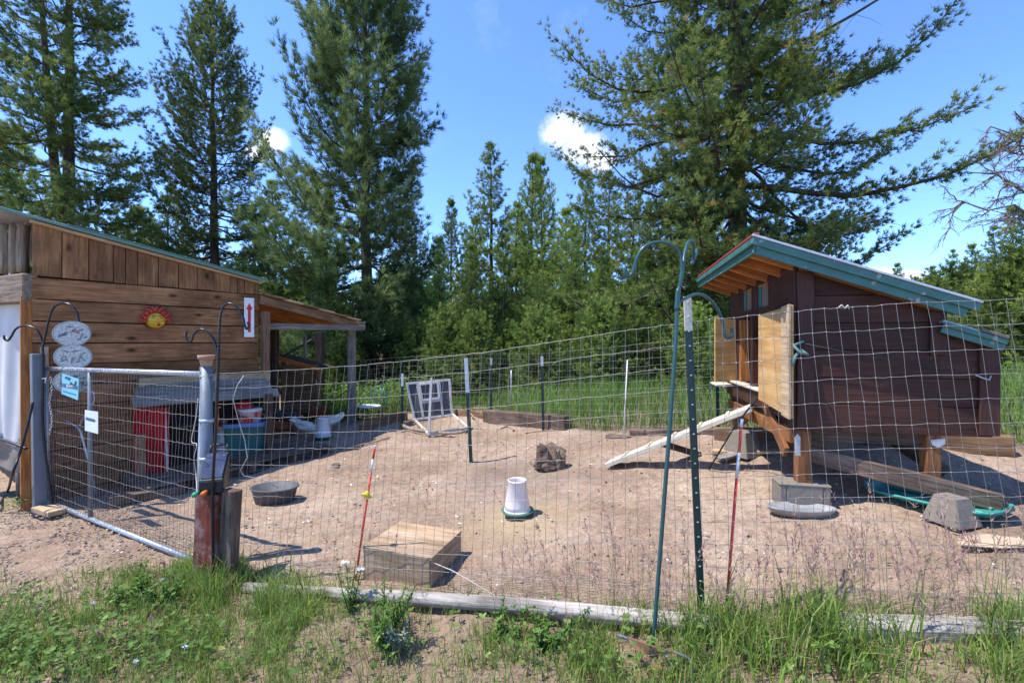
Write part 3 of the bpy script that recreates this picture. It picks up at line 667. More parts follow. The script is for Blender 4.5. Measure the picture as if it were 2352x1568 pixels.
cloth('canvas_curtain', -90, 60, 1006, 1078, 5.0, M_['canvasdirty'], 1.4, .05, shed, 4)
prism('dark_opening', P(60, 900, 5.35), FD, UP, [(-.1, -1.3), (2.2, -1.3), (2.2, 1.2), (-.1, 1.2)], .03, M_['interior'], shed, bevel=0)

# lean-to at the low end of the shed
lp = G(808, 972); lean = thing('lean_to', (lp.x, lp.y, lp.z), 'open lean-to of weathered poles and a board roof at the low end of the shed', 'lean-to')
ptop = P(808, 752, lp.y)
board('post', lp - UP * .15, Vector((lp.x - .01, lp.y, ptop.z)), .135, .13, M_['greywood'], lean, up=Vector((0, 1, 0)), bevel=.01, warp=.004, seg=6)
bl = WP(606, 750, .0); board('beam', bl, P(836, 752, lp.y - .12), .10, .09, M_['greywood'], lean, warp=.004, seg=8, bevel=.008)
rt0 = P(598, 688, 6.75); rt1 = P(826, 748, 8.75)
for k in range(5):
    off = -SPn * (.0 + .62 * k); e0, e1 = rt0 + off, rt1 + off
    board('rafter', e0, e1, .13, .045, M_['orange'] if k else M_['hutch'], lean, bevel=.004)
rv = (rt1 - rt0)
for k in range(6):
    c = .02 + .1567 * k + .07; o0 = rt0 + rv * c + UP * .085 + SPn * .12; o1 = o0 - SPn * 2.85
    board('roof_board', o0, o1, .025, rv.length * .155, M_['tanwood'] if k % 2 else M_['hutch'], lean, up=UP.cross(-SPn).cross(rv) if False else rv.cross(SPn) * -1, bevel=.003)
for (x, y0, y1, D, w, m) in ((735, 762, 905, 10.4, .16, 'darkwood'), (700, 770, 960, 9.8, .06, 'greywood'), (627, 752, 860, 8.6, .16, 'darkwood')):
    q = P(x, y0, D); board('rear_post', Vector((q.x, D, float(gz(q.x, D)) - .1)), q, w, w, M_[m], lean, up=Vector((0, 1, 0)))
board('brace', P(622, 835, 8.8), P(716, 780, 10.2), .04, .04, M_['darkwood'], lean)
board('end_post', WP(609, 716, .05), Vector((WP(609, 716, .05).x, WP(609, 716, .05).y, -.2)), .10, .10, M_['hutch'], lean, up=SPn)
for k in range(3): board('tie_strip', P(812 + 4 * k, 745 - k * 3, lp.y - .1), P(840 - 2 * k, 740 + k * 2, lp.y), .03, .05, M_['greywood'], lean)

# wooden hutch under the lean-to
hb = G(693, 975); hD = hb.y
hut = thing('nesting_hutch', (hb.x, hb.y, hb.z), 'small raised wooden nesting hutch with an orange sloping roof board under the lean-to', 'hutch')
def HP(x, y, d=0.0): return P(x, y, hD + d)
hs = hD / F
for k, (y0, y1) in enumerate(((836, 856), (857, 893), (894, 918), (919, 941))):
    z = (y0 + y1) / 2; l = HP(656, z); r = HP(730, z)
    board('hutch_plank', l, r, (y1 - y0) * hs - .006, .025, M_['hutch'], hut)
board('corner_post', HP(651, 828, -.02), HP(651, 984, -.02), .075, .07, M_['hutch'], hut, up=Vector((0, 1, 0)))
board('corner_post', HP(732, 850, -.02), HP(732, 984, -.02), .06, .07, M_['hutch'], hut, up=Vector((0, 1, 0)))
board('leg', HP(704, 940, .35), HP(704, 980, .35), .07, .07, M_['hutch'], hut, up=Vector((0, 1, 0)))
board('leg', HP(655, 940, .5), HP(655, 975, .5), .07, .07, M_['hutch'], hut, up=Vector((0, 1, 0)))
board('bottom_rail', HP(650, 944, -.03), HP(734, 942, -.03), .07, .04, M_['hutch'], hut)
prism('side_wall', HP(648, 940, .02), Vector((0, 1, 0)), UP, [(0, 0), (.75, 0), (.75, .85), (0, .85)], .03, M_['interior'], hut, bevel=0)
prism('back_wall', HP(650, 940, .75), Vector((1, 0, 0)), UP, [(0, 0), (.65, 0), (.65, .7), (0, .85)], .03, M_['darkwood'], hut, bevel=0)
board('floor', HP(652, 944, .35), HP(730, 944, .35), .03, .7, M_['darkwood'], hut)
a0, a1 = HP(640, 816, .35), HP(741, 845, .35)
hr = board('roof', a0, a1, .035, .95, M_['darkwood'], hut, up=UP)
board('roof_edge_board', HP(642, 823, -.13), HP(741, 851, -.13), .085, .03, M_['orange'], hr, up=UP)
for y in (872, 933): board('latch_strap', HP(727, y, -.035), HP(727, y + 14, -.035), .045, .012, M_['galv'], hut, up=Vector((0, 1, 0)))

# low shelter against the shed wall: grey board roof, red sheet, pallet floor
sz = float(gz(S(1.6, .3, 0).x, S(1.6, .3, 0).y))
sh = thing('low_shelter', S(1.6, .3, sz), 'low shelter with grey board roof and red metal side against the shed', 'shelter')
def roofline(y0, y1, p, h, w, m, x0=305, x1=642, t=.022, warp=.003):
    A = WP(x0, y0, p); B = WP(x1, y1, p); return board('roof_board', A, B, w, t, M_[m], sh, up=(UP * .75 + SPn * -.66), warp=warp, seg=8)
yb = board('yellow_beam', WP(318, 884, .10), WP(618, 868, .10), .17, .06, M_['tanwood'], sh, up=UP)
board('roof_board', WP(310, 903, .30), WP(622, 884, .30), .16, .022, M_['greywood'], sh, up=(UP * .80 - SPn * .6), warp=.003, seg=8)
board('roof_board', WP(303, 924, .45), WP(640, 901, .45), .135, .022, M_['greywood'], sh, up=(UP * .80 - SPn * .6), warp=.004, seg=8)
board('roof_board', WP(335, 893, .16), WP(612, 876, .16), .12, .02, M_['greywood'], sh, up=(UP * .80 - SPn * .6))
rb = G(385, 1105); ra = (Vector((rb.x, rb.y, 0)) - K1).dot(SA); rp = (Vector((rb.x, rb.y, 0)) - K1).dot(SPn)
# corrugated red sheet: out from the wall then turned along it
v = []; f = []; n = 28; zt = S(0, 0, 0); top = P(350, 935, rb.y).z
for i in range(n + 1):
    s = i / n; q = S(ra - .25 + .27 * s, .06 + (rp - .06) * min(1, s * 1.6) , 0) + SPn * (.012 * (1 if (i // 2) % 2 else -1))
    v += [Vector((q.x, q.y, rb.z - .02)), Vector((q.x, q.y, top))]
for i in range(n): f.append((2 * i, 2 * i + 2, 2 * i + 3, 2 * i + 1))
o = mkobj('red_sheet', [q - v[0] for q in v], f, M_['redpanel'], sh, Matrix.Translation(v[0])); md = o.modifiers.new('t', 'SOLIDIFY'); md.thickness = .003
board('grey_side_board', WP(322, 998, .34), WP(322, 1098, .34), .10, .025, M_['hutch'], sh, up=SA)
board('front_post', P(378, 938, rb.y - .02), rb - UP * .02, .025, .03, M_['paleframe'], sh, up=SA)
rq = G(618, 1062); board('front_post', Vector((rq.x, rq.y, P(618, 905, rq.y).z)), rq - UP * .02, .075, .075, M_['darkwood'], sh, up=SA)
prism('shade_sheet', S(0, .03, 0), SA, UP, [(ra + .05, sz), (SL + .05, sz), (SL + .05, sz + .9), (ra + .05, sz + .9)], .02, M_['interior'], sh, bevel=0)  # near-black sheet: shade inside the shelter painted as colour
board('shelf', S(ra + .05, .22, sz + .62), S(SL, .22, sz + .66), .02, .3, M_['darkwood'], sh)
def pallet(name, a0, a1, p0, p1, label, n=7, zo=0.0):
    c = S((a0 + a1) / 2, (p0 + p1) / 2, 0); z = float(gz(c.x, c.y)) + zo
    t = thing(name, (c.x, c.y, z), label, 'pallet', 'wooden pallets along the shed')
    for k in range(n):
        p = p0 + (p1 - p0) * (k + .5) / n; board('slat', S(a0, p, z + .11 + RNG.uniform(-.003, .003)), S(a1, p, z + .11 + RNG.uniform(-.003, .003)), .02, (p1 - p0) / n * .68, M_['tie'], t)
    for k in range(3):
        a = a0 + (a1 - a0) * (.04 + .46 * k); board('stringer', S(a, p0, z + .05), S(a, p1, z + .05), .09, .045, M_['tie'], t)
    board('bottom_slat', S(a0, p1 - .05, z + .012), S(a1, p1 - .05, z + .012), .018, .09, M_['tie'], t)
    return t
pallet('pallet', .72, 1.72, .10, .95, 'slatted brown pallet beneath the red metal side of the shelter')
pallet('pallet', 1.76, 2.95, .10, 1.0, 'slatted brown pallet beneath the teal tote')
board('loose_plank', S(.45, .75, float(gz(S(.45, .75, 0).x, S(.45, .75, 0).y)) + .05), S(.72 + .32, 1.02, float(gz(S(.8, 1, 0).x, S(.8, 1, 0).y)) + .05), .09, .14, M_['tie'])
tag(bpy.context.scene.objects['loose_plank'], 'short brown plank on the ground beside the pallet inside the gate', 'plank')

# teal tote, bucket waterer, bottle, orange clamp
tb = G(566, 1056, .12); 
t = thing('storage_tote', tb, 'teal plastic tote with a blue rim on the pallet', 'tote')
k = tb.y / F
def rbox(name, c, w0, w1, d0, d1, h, mat, parent, r=.12, rot=0.0, open_=False, n=5):
    """box with rounded corners, bottom w0 x d0, top w1 x d1"""
    def ring(w, d, z):
        out = []; rr = min(w, d) * r
        for cx, cy, a0 in ((1, 1, 0), (-1, 1, 90), (-1, -1, 180), (1, -1, 270)):
            for i in range(n + 1):
                a = math.radians(a0 + 90 * i / n); out.append((cx * (w / 2 - rr) + rr * math.cos(a), cy * (d / 2 - rr) + rr * math.sin(a), z))
        return out
    R = [ring(w0, d0, 0), ring(w1, d1, h)]
    if open_: R += [ring(w1 - open_, d1 - open_, h), ring(w0 - open_, d0 - open_, open_)]
    v = [p for q in R for p in q]; m = len(R[0]); f = [tuple(range(m - 1, -1, -1))]
    for i in range(len(R) - 1):
        for j in range(m): a = i * m + j; b = i * m + (j + 1) % m; f.append((a, b, b + m, a + m))
    f.append(tuple(range((len(R) - 1) * m, len(R) * m)))
    return mkobj(name, v, f, mat, parent, Matrix.Translation(Vector(c)) @ Matrix.Rotation(rot, 4, 'Z'), smooth=False, bevel=.004)
rot = math.atan2(SA.y, SA.x) * .35
rbox('tub', tb, 70 * k, 82 * k, .34, .40, 62 * k, M_['tote'], t, rot=rot, open_=.01)
rbox('rim', tb + UP * 61 * k, 88 * k, 90 * k, .45, .46, 9 * k, M_['toteblue'], t, rot=rot, open_=.03)
wb = tb + Vector((.05, 0, 50 * k))
t = thing('bucket_waterer', wb, 'white bucket waterer with red nipple cups standing in the teal tote', 'waterer')
lathe('bucket', [(.0, 0), (.125, 0), (.15, .27), (.157, .27), (.157, .30), (.0, .30)], wb, M_['white'], t, n=20)
lathe('lid', [(.14, 0), (.13, .03), (.05, .10), (.0, .11)], wb + Vector((-.12, .05, .30)), M_['red'], t, n=16)
for a, z in ((-2.3, .21), (-1.9, .20), (-1.45, .19), (-1.0, .16), (-.5, .23), (-1.3, .13)):
    c = wb + Vector((math.cos(a) * .165, math.sin(a) * .165, z)); lathe('nipple_cup', [(.0, -.03), (.022, -.03), (.034, .02), (.028, .02), (.0, -.01)], c, M_['red'], t, n=10)
b2 = G(515, 1062, .12); t = thing('clear_bottle', b2, 'cloudy plastic bottle with brown dregs beside the teal tote', 'bottle')
lathe('body', [(0, 0), (.10, 0), (.115, .05), (.115, .28), (.07, .38), (.045, .42), (.045, .46)], b2, M_['glass'], t, n=16); lathe('cap', [(.05, 0), (.05, .04), (0, .04)], b2 + UP * .46, M_['white'], t, n=12)
c0 = P(498, 880 + 60, 6.0); t = thing('orange_handle', c0, 'orange plastic clamp handle hanging in the shelter by the gate post', 'handle')
tube('bar', [P(506, 935, 6), P(500, 935, 6), P(499, 960, 6), P(499, 983, 6), P(510, 983, 6)], .016, M_['orangep'], t, n=6)
tube('grip', [P(499, 950, 5.98), P(499, 972, 5.98)], .022, M_['orangep'], t, n=8)

# ornaments on the shed wall
def onwall(x, y, off): return WP(x, y, off)
FWALL = Matrix((SA, UP.cross(SA) * -1 if False else SPn.cross(SA) * -1, SPn)).transposed().to_4x4()   # local x along, local z out of the wall
def wallM(o): 
    M = Matrix((SA, UP, SPn)).transposed().to_4x4(); M.translation = o; return M
sp = onwall(357, 733, .02); sun_o = thing('sun_face_ornament', sp, 'glazed yellow sun face with red flame hair on the shed planks', 'ornament')
R = .105
def dome(name, c, rx, ry, h, mat, parent, n=18, m=6):
    v, f = [], []
    for i in range(m + 1):
        a = i / m * math.pi / 2
        for j in range(n): b = 2 * math.pi * j / n; v.append((rx * math.cos(a) * math.cos(b), ry * math.cos(a) * math.sin(b), h * math.sin(a)))
    for i in range(m):
        for j in range(n): a = i * n + j; b = i * n + (j + 1) % n; f.append((a, b, b + n, a + n))
    f.append(tuple(range(n - 1, -1, -1)))
    return mkobj(name, v, f, mat, parent, wallM(c), smooth=True)
dome('face', sp - UP * .015, R, R * .96, .07, M_['sunface'], sun_o)
dome('nose', sp + SPn * .062 - UP * .02, .018, .026, .03, M_['sunface'], sun_o, 10, 4)
for s_ in (-1, 1):
    dome('cheek', sp + SPn * .045 + SA * s_ * .05 - UP * .045, .034, .03, .025, M_['sunface'], sun_o, 10, 4)
    dome('eye', sp + SPn * .058 + SA * s_ * .038 + UP * .018, .012, .007, .008, M_['ink'], sun_o, 8, 3)
    tube('eyebrow', [sp + SPn * .062 + SA * s_ * q + UP * (.035 + .012 * math.sin((q - .015) / .05 * 3.1)) for q in (.015, .03, .045, .065)], .005, M_['sunred'], sun_o, n=5)
dome('mouth', sp + SPn * .052 - UP * .066 + SA * .012, .020, .020, .014, M_['sunred'], sun_o, 12, 3); dome('mouth_hole', sp + SPn * .064 - UP * .066 + SA * .012, .010, .010, .005, M_['ink'], sun_o, 8, 2)
for i in range(17):
    a = math.radians(-8 + 196 * i / 16); d = SA * math.cos(a) + UP * math.sin(a); l = .075 + .03 * math.sin(i * 2.4); q = SA * -math.sin(a) + UP * math.cos(a)
    b = sp + SPn * .02 + d * R * .86
    tube('flame', [b, b + d * l * .4 + q * .012 * (-1) ** i, b + d * l * .75 - q * .012 * (-1) ** i + SPn * .008, b + d * l], [.022, .020, .012, .002], M_['sunred'], sun_o, n=6)
# arrow sign
ac = onwall(572, 729, .012); t = thing('arrow_sign', ac, 'tall white sign with a red arrow pointing up near the shed corner', 'sign')
Mq = wallM(ac); kx = (sa(584) - sa(561)); kh = (onwall(572, 685, .012) - onwall(572, 775, .012)).length
def flat(name, poly, M, th, mat, parent, bev=0):
    n = len(poly); v = [(x, y, 0) for x, y in poly] + [(x, y, th) for x, y in poly]
    f = [tuple(range(n - 1, -1, -1)), tuple(range(n, 2 * n))] + [(i, (i + 1) % n, (i + 1) % n + n, i + n) for i in range(n)]
    return mkobj(name, v, f, mat, parent, M, bevel=bev)
w, h = kx / 2, kh / 2
flat('sign_plate', [(-w, -h), (w, -h), (w, h), (-w, h)], Mq, .008, M_['signwhite'], t, .002)
M2 = Mq.copy(); M2.translation = ac + SPn * .0095
flat('arrow', [(-w * .28, -h * .74), (w * .28, -h * .74), (w * .28, h * .40), (w * .66, h * .40), (0, h * .74), (-w * .66, h * .40), (-w * .28, h * .40)], M2, .002, M_['signred'], t)
for q in (-1, 1):
    for s_ in (-1, 1): lathe('screw', [(.006, 0), (.004, .004), (0, .005)], ac + SPn * .009 + UP * q * h * .55 + SA * s_ * w * .8, M_['ink'], t, n=8, tilt=wallM(Vector((0, 0, 0))))
# ------------------------------------------------------------------ chicken coop (u = along the long side we face, v = away along the door front)
CS = Vector((.9766, -.215, 0)); CF = Vector((.215, .9766, 0)); CC = Vector(((1832 - CX) / F * 3.5, 3.5, 0))
def Q(u, v, w): return CC + CS * u + CF * v + UP * w
CLEN, CU, CN = 2.02, .948, 1.24                       # length, main depth, depth with the nest box
rf = lambda u: 2.395 - .3685 * (u + .343)            # top of the roof
WB = .922                                             # underside of the walls
cg = float(gz(Q(.5, 1, 0).x, Q(.5, 1, 0).y))
coop = thing('chicken_coop', Q(.6, 1, cg), 'raised brown chicken coop with a green-trimmed sloping roof and open plywood doors', 'chicken coop')
wtop = lambda u: rf(u) - .12
nf = lambda u: 1.735 - .36 * (u - .93)                # top of the nest box roof
def siding(plane, x0, x1, topf, z0, hgt, off):
    z = z0; k = 0
    while z < 2.4:
        poly = [(x0, z), (x1, z), (x1, z + hgt - .003), (x0, z + hgt - .003)]
        a = (topf(x1) - topf(x0)) / (x1 - x0); b0 = topf(x0) - a * x0
        poly = clip(poly, -a, 1, b0)
        if len(poly) >= 3:
            if plane == 'side': prism('siding_board', Q(0, off + .003 * (k % 2), 0), CS, UP, poly, .016, M_['coop'], coop, bevel=.003)
        z += hgt; k += 1
siding('side', .06, CU - .03, wtop, WB, .205, .0)
def wtn(u): return nf(u) - .03
siding('side', CU - .03, CN, wtn, WB + .0, .205, .0025)
for vv, name in ((CLEN, 'end_wall'),):
    prism(name, Q(0, vv, 0), CS, UP, [(0, WB), (CU, WB), (CU, wtop(CU)), (0, wtop(0))], .02, M_['coop'], coop)
prism('rear_wall', Q(CU, 0, 0), CF, UP, [(.01, WB), (CLEN, WB), (CLEN, wtop(CU)), (.01, wtop(CU))], .02, M_['coop'], coop)
prism('nest_box_wall', Q(CN, 0, 0), CF, UP, [(.01, WB), (CLEN, WB), (CLEN, wtn(CN)), (.01, wtn(CN))], .02, M_['coop'], coop)
prism('nest_box_end', Q(CU, CLEN, 0), CS, UP, [(0, WB), (CN - CU, WB), (CN - CU, wtn(CN)), (0, wtn(CU))], .02, M_['coop'], coop)
board('coop_floor', Q(0, CLEN / 2, WB + .02), Q(CN, CLEN / 2, WB + .02), .03, CLEN - .02, M_['orange'], coop)
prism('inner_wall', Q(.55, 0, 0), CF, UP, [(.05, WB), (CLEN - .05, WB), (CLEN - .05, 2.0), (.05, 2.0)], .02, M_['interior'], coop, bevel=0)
# trims on the side
board('corner_trim', Q(.045, -.022, WB), Q(.045, -.022, wtop(.045)), .115, .022, M_['trimbrown'], coop, up=CS)
board('corner_trim', Q(CU - .045, -.022, 1.50), Q(CU - .045, -.022, wtop(CU - .05)), .10, .022, M_['trimbrown'], coop, up=CS)
board('corner_trim', Q(CN - .03, -.022, .935), Q(CN - .03, -.022, wtn(CN) - .01), .12, .022, M_['trimbrown'], coop, up=CS)
# nest box roof
nr = board('nest_box_roof', Q(CU - .045, CLEN / 2, nf(CU - .045)), Q(CN + .03, CLEN / 2, nf(CN + .03)), .022, CLEN + .16, M_['roofmetal'], coop)
board('roof_fascia', Q(CU - .045, -.065, nf(CU - .045) - .045), Q(CN + .03, -.065, nf(CN + .03) - .045), .075, .02, M_['greenpaint'], nr)
board('roof_fascia', Q(CU - .045, -.083, nf(CU - .045) - .018), Q(CN + .03, -.083, nf(CN + .03) - .018), .035, .02, M_['greenpaint'], nr)
board('wood_strip', Q(CN - .12, -.084, nf(CN - .12) + .015), Q(CN + .035, -.084, nf(CN + .035) + .015), .022, .03, M_['greywood'], nr)
# main roof
U0, U1, V0, V1 = -.343, 1.068, -.137, CLEN + .11
vc, vl = (V0 + V1) / 2, (V1 - V0)
roof = board('roof', Q(U0, vc, rf(U0) - .008), Q(U1, vc, rf(U1) - .008), .02, vl + .03, M_['roofmetal'], coop)
board('roof_deck', Q(U0 + .03, vc, rf(U0 + .03) - .030), Q(U1 - .03, vc, rf(U1 - .03) - .030), .016, vl - .05, M_['orange'], roof)
board('side_fascia', Q(U0, V0 + .012, rf(U0) - .088), Q(U1 - .06, V0 + .012, rf(U1 - .06) - .088), .085, .024, M_['greenpaint'], roof)
board('side_fascia', Q(U0 - .02, V0 - .012, rf(U0 - .02) - .042), Q(U1, V0 - .012, rf(U1) - .042), .055, .024, M_['greenpaint'], roof)
board('front_fascia', Q(U0 + .012, V0, rf(U0) - .088), Q(U0 + .012, V1, rf(U0) - .088), .080, .024, M_['greenpaint'], roof)
board('front_fascia', Q(U0 - .012, V0 - .02, rf(U0) - .042), Q(U0 - .012, V1, rf(U0) - .042), .050, .024, M_['greenpaint'], roof)
board('red_ridge_strip', Q(U0 + .01, V0 - .02, rf(U0) + .010), Q(U0 + .01, V1, rf(U0) + .010), .020, .045, M_['redmetal'], roof)
board('metal_edge', Q(U0 - .02, V0 - .026, rf(U0 - .02) - .004), Q(U1 + .01, V0 - .026, rf(U1 + .01) - .004), .018, .02, M_['galv'], roof)
for k in range(7):
    v = .02 + (CLEN - .04) * k / 6
    board('rafter', Q(U0 + .03, v, rf(U0 + .03) - .085), Q(U1 - .1, v, rf(U1 - .1) - .085), .085, .038, M_['orange'], roof)
for k in range(6):
    v = .02 + (CLEN - .04) * (k + .5) / 6; board('blocking', Q(.01, v - .14, wtop(0) + .01), Q(.01, v + .14, wtop(0) + .01), .07, .03, M_['orange'], coop)
# door front: upper wall with two windows, opening, sill beam
DZ0, DZ1 = 1.16, 1.84; FT = 2.20
def fr(name, v0, v1, w0, w1, mat='coop', t=.02, off=0.0, par=None): return prism(name, Q(off, 0, 0), CF, UP, [(v0, w0), (v1, w0), (v1, w1), (v0, w1)], t, M_[mat], par or coop)
fr('front_board', .0, .46, WB, 1.9); fr('front_board', 0, CLEN, 1.845, 1.905); fr('front_board', 1.66, CLEN, WB, 1.845)
fr('front_board', .46, 1.66, WB, DZ0)
W_ = ((.62, .98), (1.12, 1.48))
fr('front_board', 0, .62, 1.905, FT); fr('front_board', .98, 1.12, 1.905, FT); fr('front_board', 1.48, CLEN, 1.905, FT); fr('front_board', .62, 1.48, 2.165, FT, off=.002)
for a, b in W_:
    w = fr('window', a - .005, b + .005, 1.90, 2.165, 'winpane', .008, .012)
    for (c, d, e, g, m) in ((a - .02, a + .015, 1.90, 2.17, 'trimbrown'), (b - .015, b + .02, 1.90, 2.17, 'trimbrown'), (a, b, 1.895, 1.925, 'trimbrown'), (a, b, 2.14, 2.17, 'trimbrown')):
        fr('window_frame', c, d, e, g, m, .022, -.006, w)
    fr('green_jamb', b - .10, b - .02, 1.925, 2.14, 'greenpaint', .01, .002, w)
fr('corner_trim', -.01, .10, WB, FT, 'trimbrown', .02, -.02)
fr('center_post', 1.00, 1.07, DZ0 - .02, DZ1 + .02, 'trimbrown', .05, -.02)
for v in (.50, .56, .94, 1.13, 1.20, 1.58, 1.63):
    board('jamb', Q(.04, v, DZ0), Q(.04, v, DZ1), .09, .028, M_['orange'], coop, up=CS)
board('sill_beam', Q(-.03, .10, DZ0 - .10), Q(-.03, CLEN - .05, DZ0 - .10), .15, .05, M_['trimbrown'], coop)
board('sill', Q(-.03, .40, DZ0 - .012), Q(-.03, 1.70, DZ0 - .012), .022, .11, M_['ramp'], coop)
# open plywood doors
dn = prism('door', Q(-.075, 0, 0), (CF * .985 + CS * -.10).normalized(), UP, [(-.09, 1.02), (.50, 1.09), (.50, 1.83), (-.09, 1.875)], .018, M_['ply'], coop); dn['label'] = 'amber plywood door folded open against the front by the corner'
prism('edge_strip', Q(-.098, 0, 0), (CF * .985 + CS * -.10).normalized(), UP, [(-.10, 1.015), (.02, 1.03), (.02, 1.87), (-.10, 1.88)], .02, M_['tanwood'], dn)
d2 = prism('door', Q(-.02, 1.72, 0), (-CS * .93 - CF * .30).normalized(), UP, [(0, 1.16), (.25, 1.14), (.25, 1.87), (0, 1.85)], .02, M_['ply'], coop); d2['label'] = 'amber plywood door standing open at the far end of the front'
board('perch_shelf', Q(-.12, 1.70, 1.10), Q(-.12, 2.05, 1.10), .02, .22, M_['ramp'], coop)
tube('rope', [Q(.02, -.05, 1.60), Q(-.06, -.09, 1.57), Q(-.03, -.12, 1.52), Q(.03, -.10, 1.50), Q(.0, -.06, 1.54), Q(-.05, -.10, 1.49), Q(-.07, -.10, 1.42)], .012, M_['ropegreen'], coop, n=6)
tube('cable', [Q(.02, -.055, 1.585), Q(.45, -.05, 1.49), Q(.80, -.045, 1.425), Q(1.13, -.04, 1.36)], .004, M_['ink'], coop, n=5)
tube('cable_hook', [Q(1.11, -.045, 1.365), Q(1.16, -.055, 1.34), Q(1.19, -.05, 1.33), Q(1.20, -.05, 1.36)], .005, M_['galv'], coop, n=5)
prism('latch_strap', Q(-.01, -.028, .80), UP, CS, [(-.07, -.02), (.07, -.02), (.10, 0), (.07, .02), (-.07, .02)], .008, M_['galv'], coop)
# legs, beams, braces
def gq(u, v): q = Q(u, v, 0); return float(gz(q.x, q.y))
LEG = {'nf': (.05, .05), 'nr': (.90, .06), 'ff': (.05, CLEN - .1), 'fr': (.90, CLEN - .1)}
for k, (u, v) in LEG.items():
    g = gq(u, v) + .17; board('leg', Q(u, v, g), Q(u, v, WB + .02), .095, .095, M_['legwood'], coop, up=CS, bevel=.006)
prism('gusset_plate', Q(.90, .004, 0), CS, UP, [(-.03, .885), (.06, .90), (.06, .86), (.02, .83), (-.02, .85)], .006, M_['galv'], coop, bevel=0)
board('floor_beam', Q(-.02, .06, WB - .06), Q(-.02, CLEN - .05, WB - .06), .11, .04, M_['legwood'], coop)
board('floor_beam', Q(.0, .085, WB - .05), Q(.95, .085, WB - .05), .09, .04, M_['darkwood'], coop)
board('floor_beam', Q(.93, .08, WB - .06), Q(.93, CLEN - .05, WB - .06), .11, .04, M_['darkwood'], coop)
board('brace', Q(-.045, .10, WB - .20), Q(-.045, .62, WB + .13), .10, .035, M_['legwood'], coop)
board('brace', Q(.06, CLEN - .6, WB - .08), Q(.05, CLEN - .12, .62), .09, .035, M_['legwood'], coop)
board('brace', Q(.12, .20, .70), Q(.05, .62, WB - .06), .09, .035, M_['darkwood'], coop)
# blocks the legs stand on
def pier(px, py, w0, w1, h, label, rot=.2, notch=True):
    g = G(px, py); t = thing('pier_block', g, label, 'concrete block', 'concrete blocks under the coop')
    rbox('block', g - UP * .02, w0, w1, w0, w1, h + .02, M_['concrete'], t, r=.04, rot=rot, n=2); return t
def cinder():
    g = Q(.04, .06, gq(.05, .05)); t = thing('cinder_block', g, 'grey hollow cinder block under the corner leg beside the ramp', 'concrete block')
    rot = -.22; R = Matrix.Rotation(rot, 3, 'Z')
    def b(name, c, s): 
        v = [(sx * s[0] / 2, sy * s[1] / 2, sz * s[2] / 2) for sx, sy, sz in ((-1, -1, -1), (1, -1, -1), (1, 1, -1), (-1, 1, -1), (-1, -1, 1), (1, -1, 1), (1, 1, 1), (-1, 1, 1))]
        return mkobj(name, v, BOXF, M_['concrete'], t, Matrix.Translation(g + R @ Vector(c)) @ R.to_4x4(), bevel=.008)
    b('web', (-.15, 0, .085), (.05, .19, .19)); b('web', (0, 0, .085), (.04, .19, .19)); b('web', (.15, 0, .085), (.05, .19, .19))
    b('shell', (0, -.082, .098), (.25, .028, .165)); b('shell', (0, .082, .085), (.25, .028, .19)); b('cap', (0, 0, .172), (.36, .2, .018))
cinder()
pier(2185, 1192, .23, .13, .16, 'grey tapered pier block standing on the turquoise sled', rot=.25)
pier(1706, 1040, .30, .18, .24, 'tan tapered pier block under the far front leg by the ramp', rot=.5)
pier(1905, 1052, .34, .24, .24, 'grey tapered pier block in the shade beneath the coop floor', rot=.1)
g = G(1700, 1046); t = thing('footing_boards', g, 'crossed flat boards under the tan pier block', 'boards')
board('flat_board', G(1635, 1040, .02), G(1790, 1040, .02), .035, .13, M_['tanwood'], t); board('flat_board', G(1650, 1056, .012), G(1760, 1030, .05), .03, .12, M_['greywood'], t)
# ramp
r0 = G(1398, 1066, .012); r1 = Q(-.07, .93, DZ0 - .20)
ramp = thing('plank_ramp', r0, 'pale wooden plank ramp leading up to the coop doors', 'ramp')
dv = (r1 - r0).normalized(); sd = dv.cross(UP).normalized(); nu = sd.cross(dv)
board('ramp_plank', r0, r1, .045, .26, M_['ramp'], ramp, up=nu)
for k in range(5):
    c = r0 + (r1 - r0) * (.14 + .18 * k) + nu * .030; board('cleat', c - sd * .12, c + sd * .12, .016, .035, M_['ramp'], ramp, up=nu)
b = G(1600, 1040); board('ramp_support', Vector((b.x + .02, b.y + .02, b.z - .02)), r0 + (r1 - r0) * .42 - nu * .03, .10, .04, M_['darkwood'], ramp, up=CS)
# dark leaning rod by the door
t = tube('leaning_rod', [G(1628, 1078), P(1690, 975, 4.35), P(1788, 853, 3.9)], .008, M_['ink'], None, n=6); tag(t, 'thin dark rod leaning from the ground against the coop sill', 'rod')
# timbers lying under the coop
o = board('weathered_beam', P(1838, 1034, 3.62), G(2300, 1172, .05), .13, .07, M_['tie'], None, warp=.005, seg=8, bevel=.01); tag(o, 'long weathered brown beam slanting to the ground under the coop', 'beam')
o = log('dark_log', P(2045, 1004, 4.2), G(2165, 1098, .05), .055, .06, M_['darkwood'], None); tag(o, 'dark charred log propped under the coop floor', 'log')
